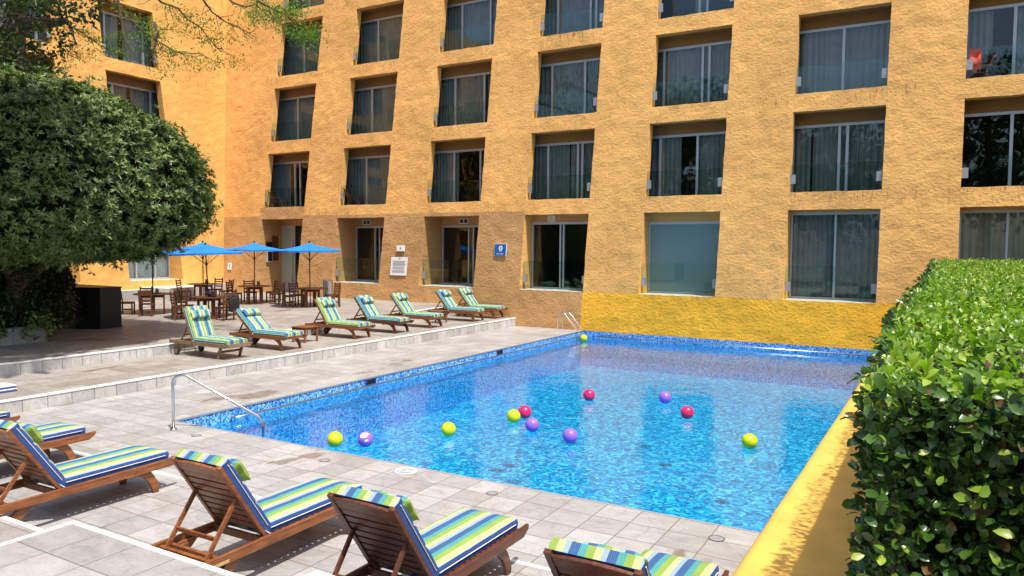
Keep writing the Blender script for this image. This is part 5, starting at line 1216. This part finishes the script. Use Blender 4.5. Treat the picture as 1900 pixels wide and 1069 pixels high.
for k, pts in BR.items():
    P = [Vector(q) for q in pts]; n = len(P); P = [q + Vector((random.gauss(0, .04), random.gauss(0, .04), random.gauss(0, .04))) for q in P]
    mb.tube(P, [.040 - .033 * i / (n - 1) for i in range(n)], 6); dn = .9 if k in 'abcde' else .7
    for i in range(1, n):
        for _ in range(4 if k != 'e' else 5):
            o_ = P[i - 1].lerp(P[i], random.random()); d_ = (P[i] - P[i - 1]).normalized() + Vector((random.gauss(0, .9), random.gauss(0, .9), random.gauss(-.25, .6))); d_.normalize()
            ln = random.uniform(.25, .75); cur = [o_]; dd = d_
            for s in range(5): dd = (dd + Vector((random.gauss(0, .35), random.gauss(0, .35), random.gauss(-.05, .3)))).normalized(); cur.append(cur[-1] + dd * ln / 5)
            mb.tube(cur, [.011, .009, .007, .006, .004, .003], 4, caps=False)
            w8 = {'e': .95, 'a': .5, 'b': .45, 'c': .3, 'd': .4, 'f': .6, 'g': .5, 'h': .35, 'i': .45}[k]
            if random.random() < w8 * (1.0 if i > n * .4 else .8): tips.append((cur[-1], dd, i / n, k)); tips.append((cur[3], dd, i / n, k))
o = mb.build('branch', [M['twig']], tr); place_local(o, tr)
P = []; D = []; Nn = []; Ls = []
for (c_, dd, fr_, k) in tips:
    m_ = 38 if k != 'e' else 55
    sp_ = .12 if k != 'e' else .14
    q = np.array(c_) + RNG.normal(0, sp_, (m_, 3)) * np.array([1.2, 1.2, .6]); P.append(q); D.append(rnd(m_) + np.array([.4, .3, -.2])); nn2 = rnd(m_, .5); nn2[:, 2] += 1; Nn.append(nn2); Ls.append(RNG.uniform(.05, .11, m_))
o = leaves('foliage', np.concatenate(P), np.concatenate(D), np.concatenate(Nn), np.concatenate(Ls), 'thin', M['leaf_feather'], tr, 1.0); place_local(o, tr)
# unseen leaf clumps added overhead, out of frame, to shade the upper terrace
P = []; D = []
for c_, r_, m_ in (((-15.2, 6.6, 10.6), 2.7, 3000), ((-16.6, 4.2, 9.8), 2.6, 2600), ((-18.5, 1.8, 9.5), 2.8, 1500)):
    q = RNG.normal(0, 1, (m_, 3)); q /= np.linalg.norm(q, axis=1, keepdims=True); P.append(np.array(c_) + q * np.array([1, 1, .7]) * r_ * RNG.uniform(0, 1, (m_, 1)) ** .5); D.append(rnd(m_))
P = np.concatenate(P); D = np.concatenate(D); n = len(P); Nn = rnd(n, .5); Nn[:, 2] += 1
o = leaves('foliage', P, D, Nn, RNG.uniform(.26, .44, n), 'kite', M['leaf_tree'], tr, 1.3); place_local(o, tr)
# dense dark crown around the limb, in clumps
CC = [((-27.2, 10.3, 9.4), 1.5, 1500), ((-25.9, 11.6, 9.2), 1.2, 1300), ((-28.6, 9.4, 6.4), 2.0, 1200), ((-26.5, 10.8, 7.6), 1.9, 2600), ((-24.2, 11.0, 7.0), 1.1, 1300), ((-24.6, 11.2, 8.0), 1.1, 1100), ((-23.2, 11.6, 8.3), .8, 600), ((-27.6, 11.5, 10.5), 1.6, 1300), ((-24.3, 12.4, 10.9), 1.1, 900), ((-22.6, 12.0, 10.3), .9, 500), ((-21.3, 12.2, 9.9), .8, 260), ((-20.5, 12.0, 9.7), .6, 160), ((-25.5, 12.2, 12.6), 2.2, 1500), ((-29, 10, 8), 2.2, 1300), ((-22.3, 11.9, 7.6), .6, 300), ((-21.9, 12.0, 8.7), .5, 160),
      ((-19.5, 12.0, 12.4), 1.6, 800), ((-22, 12.5, 13.2), 1.8, 900)]
P = []; D = []
for c_, r_, m_ in CC:
    q = RNG.normal(0, 1, (m_, 3)); q /= np.linalg.norm(q, axis=1, keepdims=True); rr = r_ * RNG.uniform(.3, 1, (m_, 1)) ** .5
    lump = np.array([1 + .35 * noise.noise(Vector(v) * 2.2 + Vector(c_)) for v in q])[:, None]
    P.append(np.array(c_) + q * rr * lump); D.append(q + rnd(m_, .7))
P = np.concatenate(P); D = np.concatenate(D); n = len(P); Nn = rnd(n, .6); Nn[:, 2] += .9
o = leaves('foliage', P, D, Nn, RNG.uniform(.13, .24, n), 'kite', M['leaf_tree'], tr, 1.1); place_local(o, tr)

# tall trees behind the viewpoint, mirrored in the upper windows
for i, (x, y, h, r_) in enumerate([(-34, -22, 17, 6), (-22, -20, 20, 6.5), (-9, -24, 16, 6), (3, -21, 19, 6.5), (17, -23, 17, 7), (30, -19, 20, 7)]):
    t = empty('courtyard_tree', (x, y, -.03), ['', 'second ', 'third ', 'fourth ', 'fifth ', 'sixth '][i] + 'tall tree behind the viewer, counted from the left, mirrored in the windows', 'tree', 'tall trees mirrored in the windows')
    if i == 0: t['label'] = 'leftmost tall tree behind the viewer, mirrored in the windows'
    mb = MB(); mb.tube([(0, 0, 0), (.1, .1, h * .35), (.2, 0, h * .6), (0, 0, h * .85)], [.5, .4, .3, .12], 8)
    for k in range(6): a = k * 1.05; mb.tube([(.1, 0, h * (.35 + .07 * k)), (r_ * .6 * cos(a), r_ * .6 * sin(a), h * (.5 + .06 * k))], [.18, .05], 6)
    mb.build('trunk', [M['bark']], t)
    m_ = 3600; q = RNG.normal(0, 1, (m_, 3)); q /= np.linalg.norm(q, axis=1, keepdims=True); lump = np.array([1 + .55 * noise.noise(Vector(v) * 2.4 + Vector((x, y, 0))) for v in q])[:, None]
    P = q * np.array([r_, r_, h * .36]) * lump * RNG.uniform(.55, 1, (m_, 1)) + np.array([0, 0, h * .62]); Nn = rnd(m_, .6); Nn[:, 2] += .8
    leaves('foliage', P, rnd(m_), Nn, RNG.uniform(.5, .95, m_), 'kite', M['leaf_tree'], t, 1.4)

# ------------------------------------------------------------------ light, sky, camera
sd = Vector((.41, -.18, 1)).normalized()
w = bpy.data.worlds.new('World'); S.world = w; w.use_nodes = True; nt = w.node_tree; bg = nt.nodes['Background']
sk = nt.nodes.new('ShaderNodeTexSky'); sk.sky_type = 'NISHITA'; sk.sun_disc = False; el = math.asin(sd.z); sk.sun_elevation = el; sk.sun_rotation = math.atan2(sd.x, sd.y); sk.air_density = 1.0; sk.dust_density = 2.0; sk.ozone_density = 1.0
L(nt, sk.outputs[0], bg.inputs[0]); bg.inputs[1].default_value = .15
sl = bpy.data.lights.new('sun', 'SUN'); sl.energy = 3.8; sl.angle = R(.9); sl.color = (1, .955, .88); so = bpy.data.objects.new('sun', sl); COL.objects.link(so); so.rotation_euler = (-sd).to_track_quat('-Z', 'Y').to_euler(); so.location = (10, -5, 30)
cam = bpy.data.cameras.new('camera'); co = bpy.data.objects.new('camera', cam); COL.objects.link(co); S.camera = co
yaw, pitch, roll, F = .5216, -.0535, .008, 1381.5
rt = Vector((cos(yaw), sin(yaw), 0)); fw0 = Vector((-sin(yaw), cos(yaw), 0)); fw = fw0 * cos(pitch) + Vector((0, 0, 1)) * sin(pitch); up = fw0 * -sin(pitch) + Vector((0, 0, 1)) * cos(pitch)
X = rt * cos(roll) + up * sin(roll); Y = rt * -sin(roll) + up * cos(roll); Zc = -fw
co.matrix_world = Matrix(((X.x, Y.x, Zc.x, 0), (X.y, Y.y, Zc.y, 0), (X.z, Y.z, Zc.z, 3.0), (0, 0, 0, 1)))
cam.sensor_width = 36; cam.sensor_fit = 'HORIZONTAL'; cam.lens = F / 1900 * 36; cam.clip_start = .05; cam.clip_end = 2000
S.view_settings.view_transform = 'Standard'; S.view_settings.look = 'None'; S.view_settings.exposure = .58; S.view_settings.gamma = 1; S.view_settings.use_curve_mapping = False
S.cycles.transparent_max_bounces = 24; S.cycles.max_bounces = 8; S.cycles.caustics_reflective = False; S.cycles.caustics_refractive = False
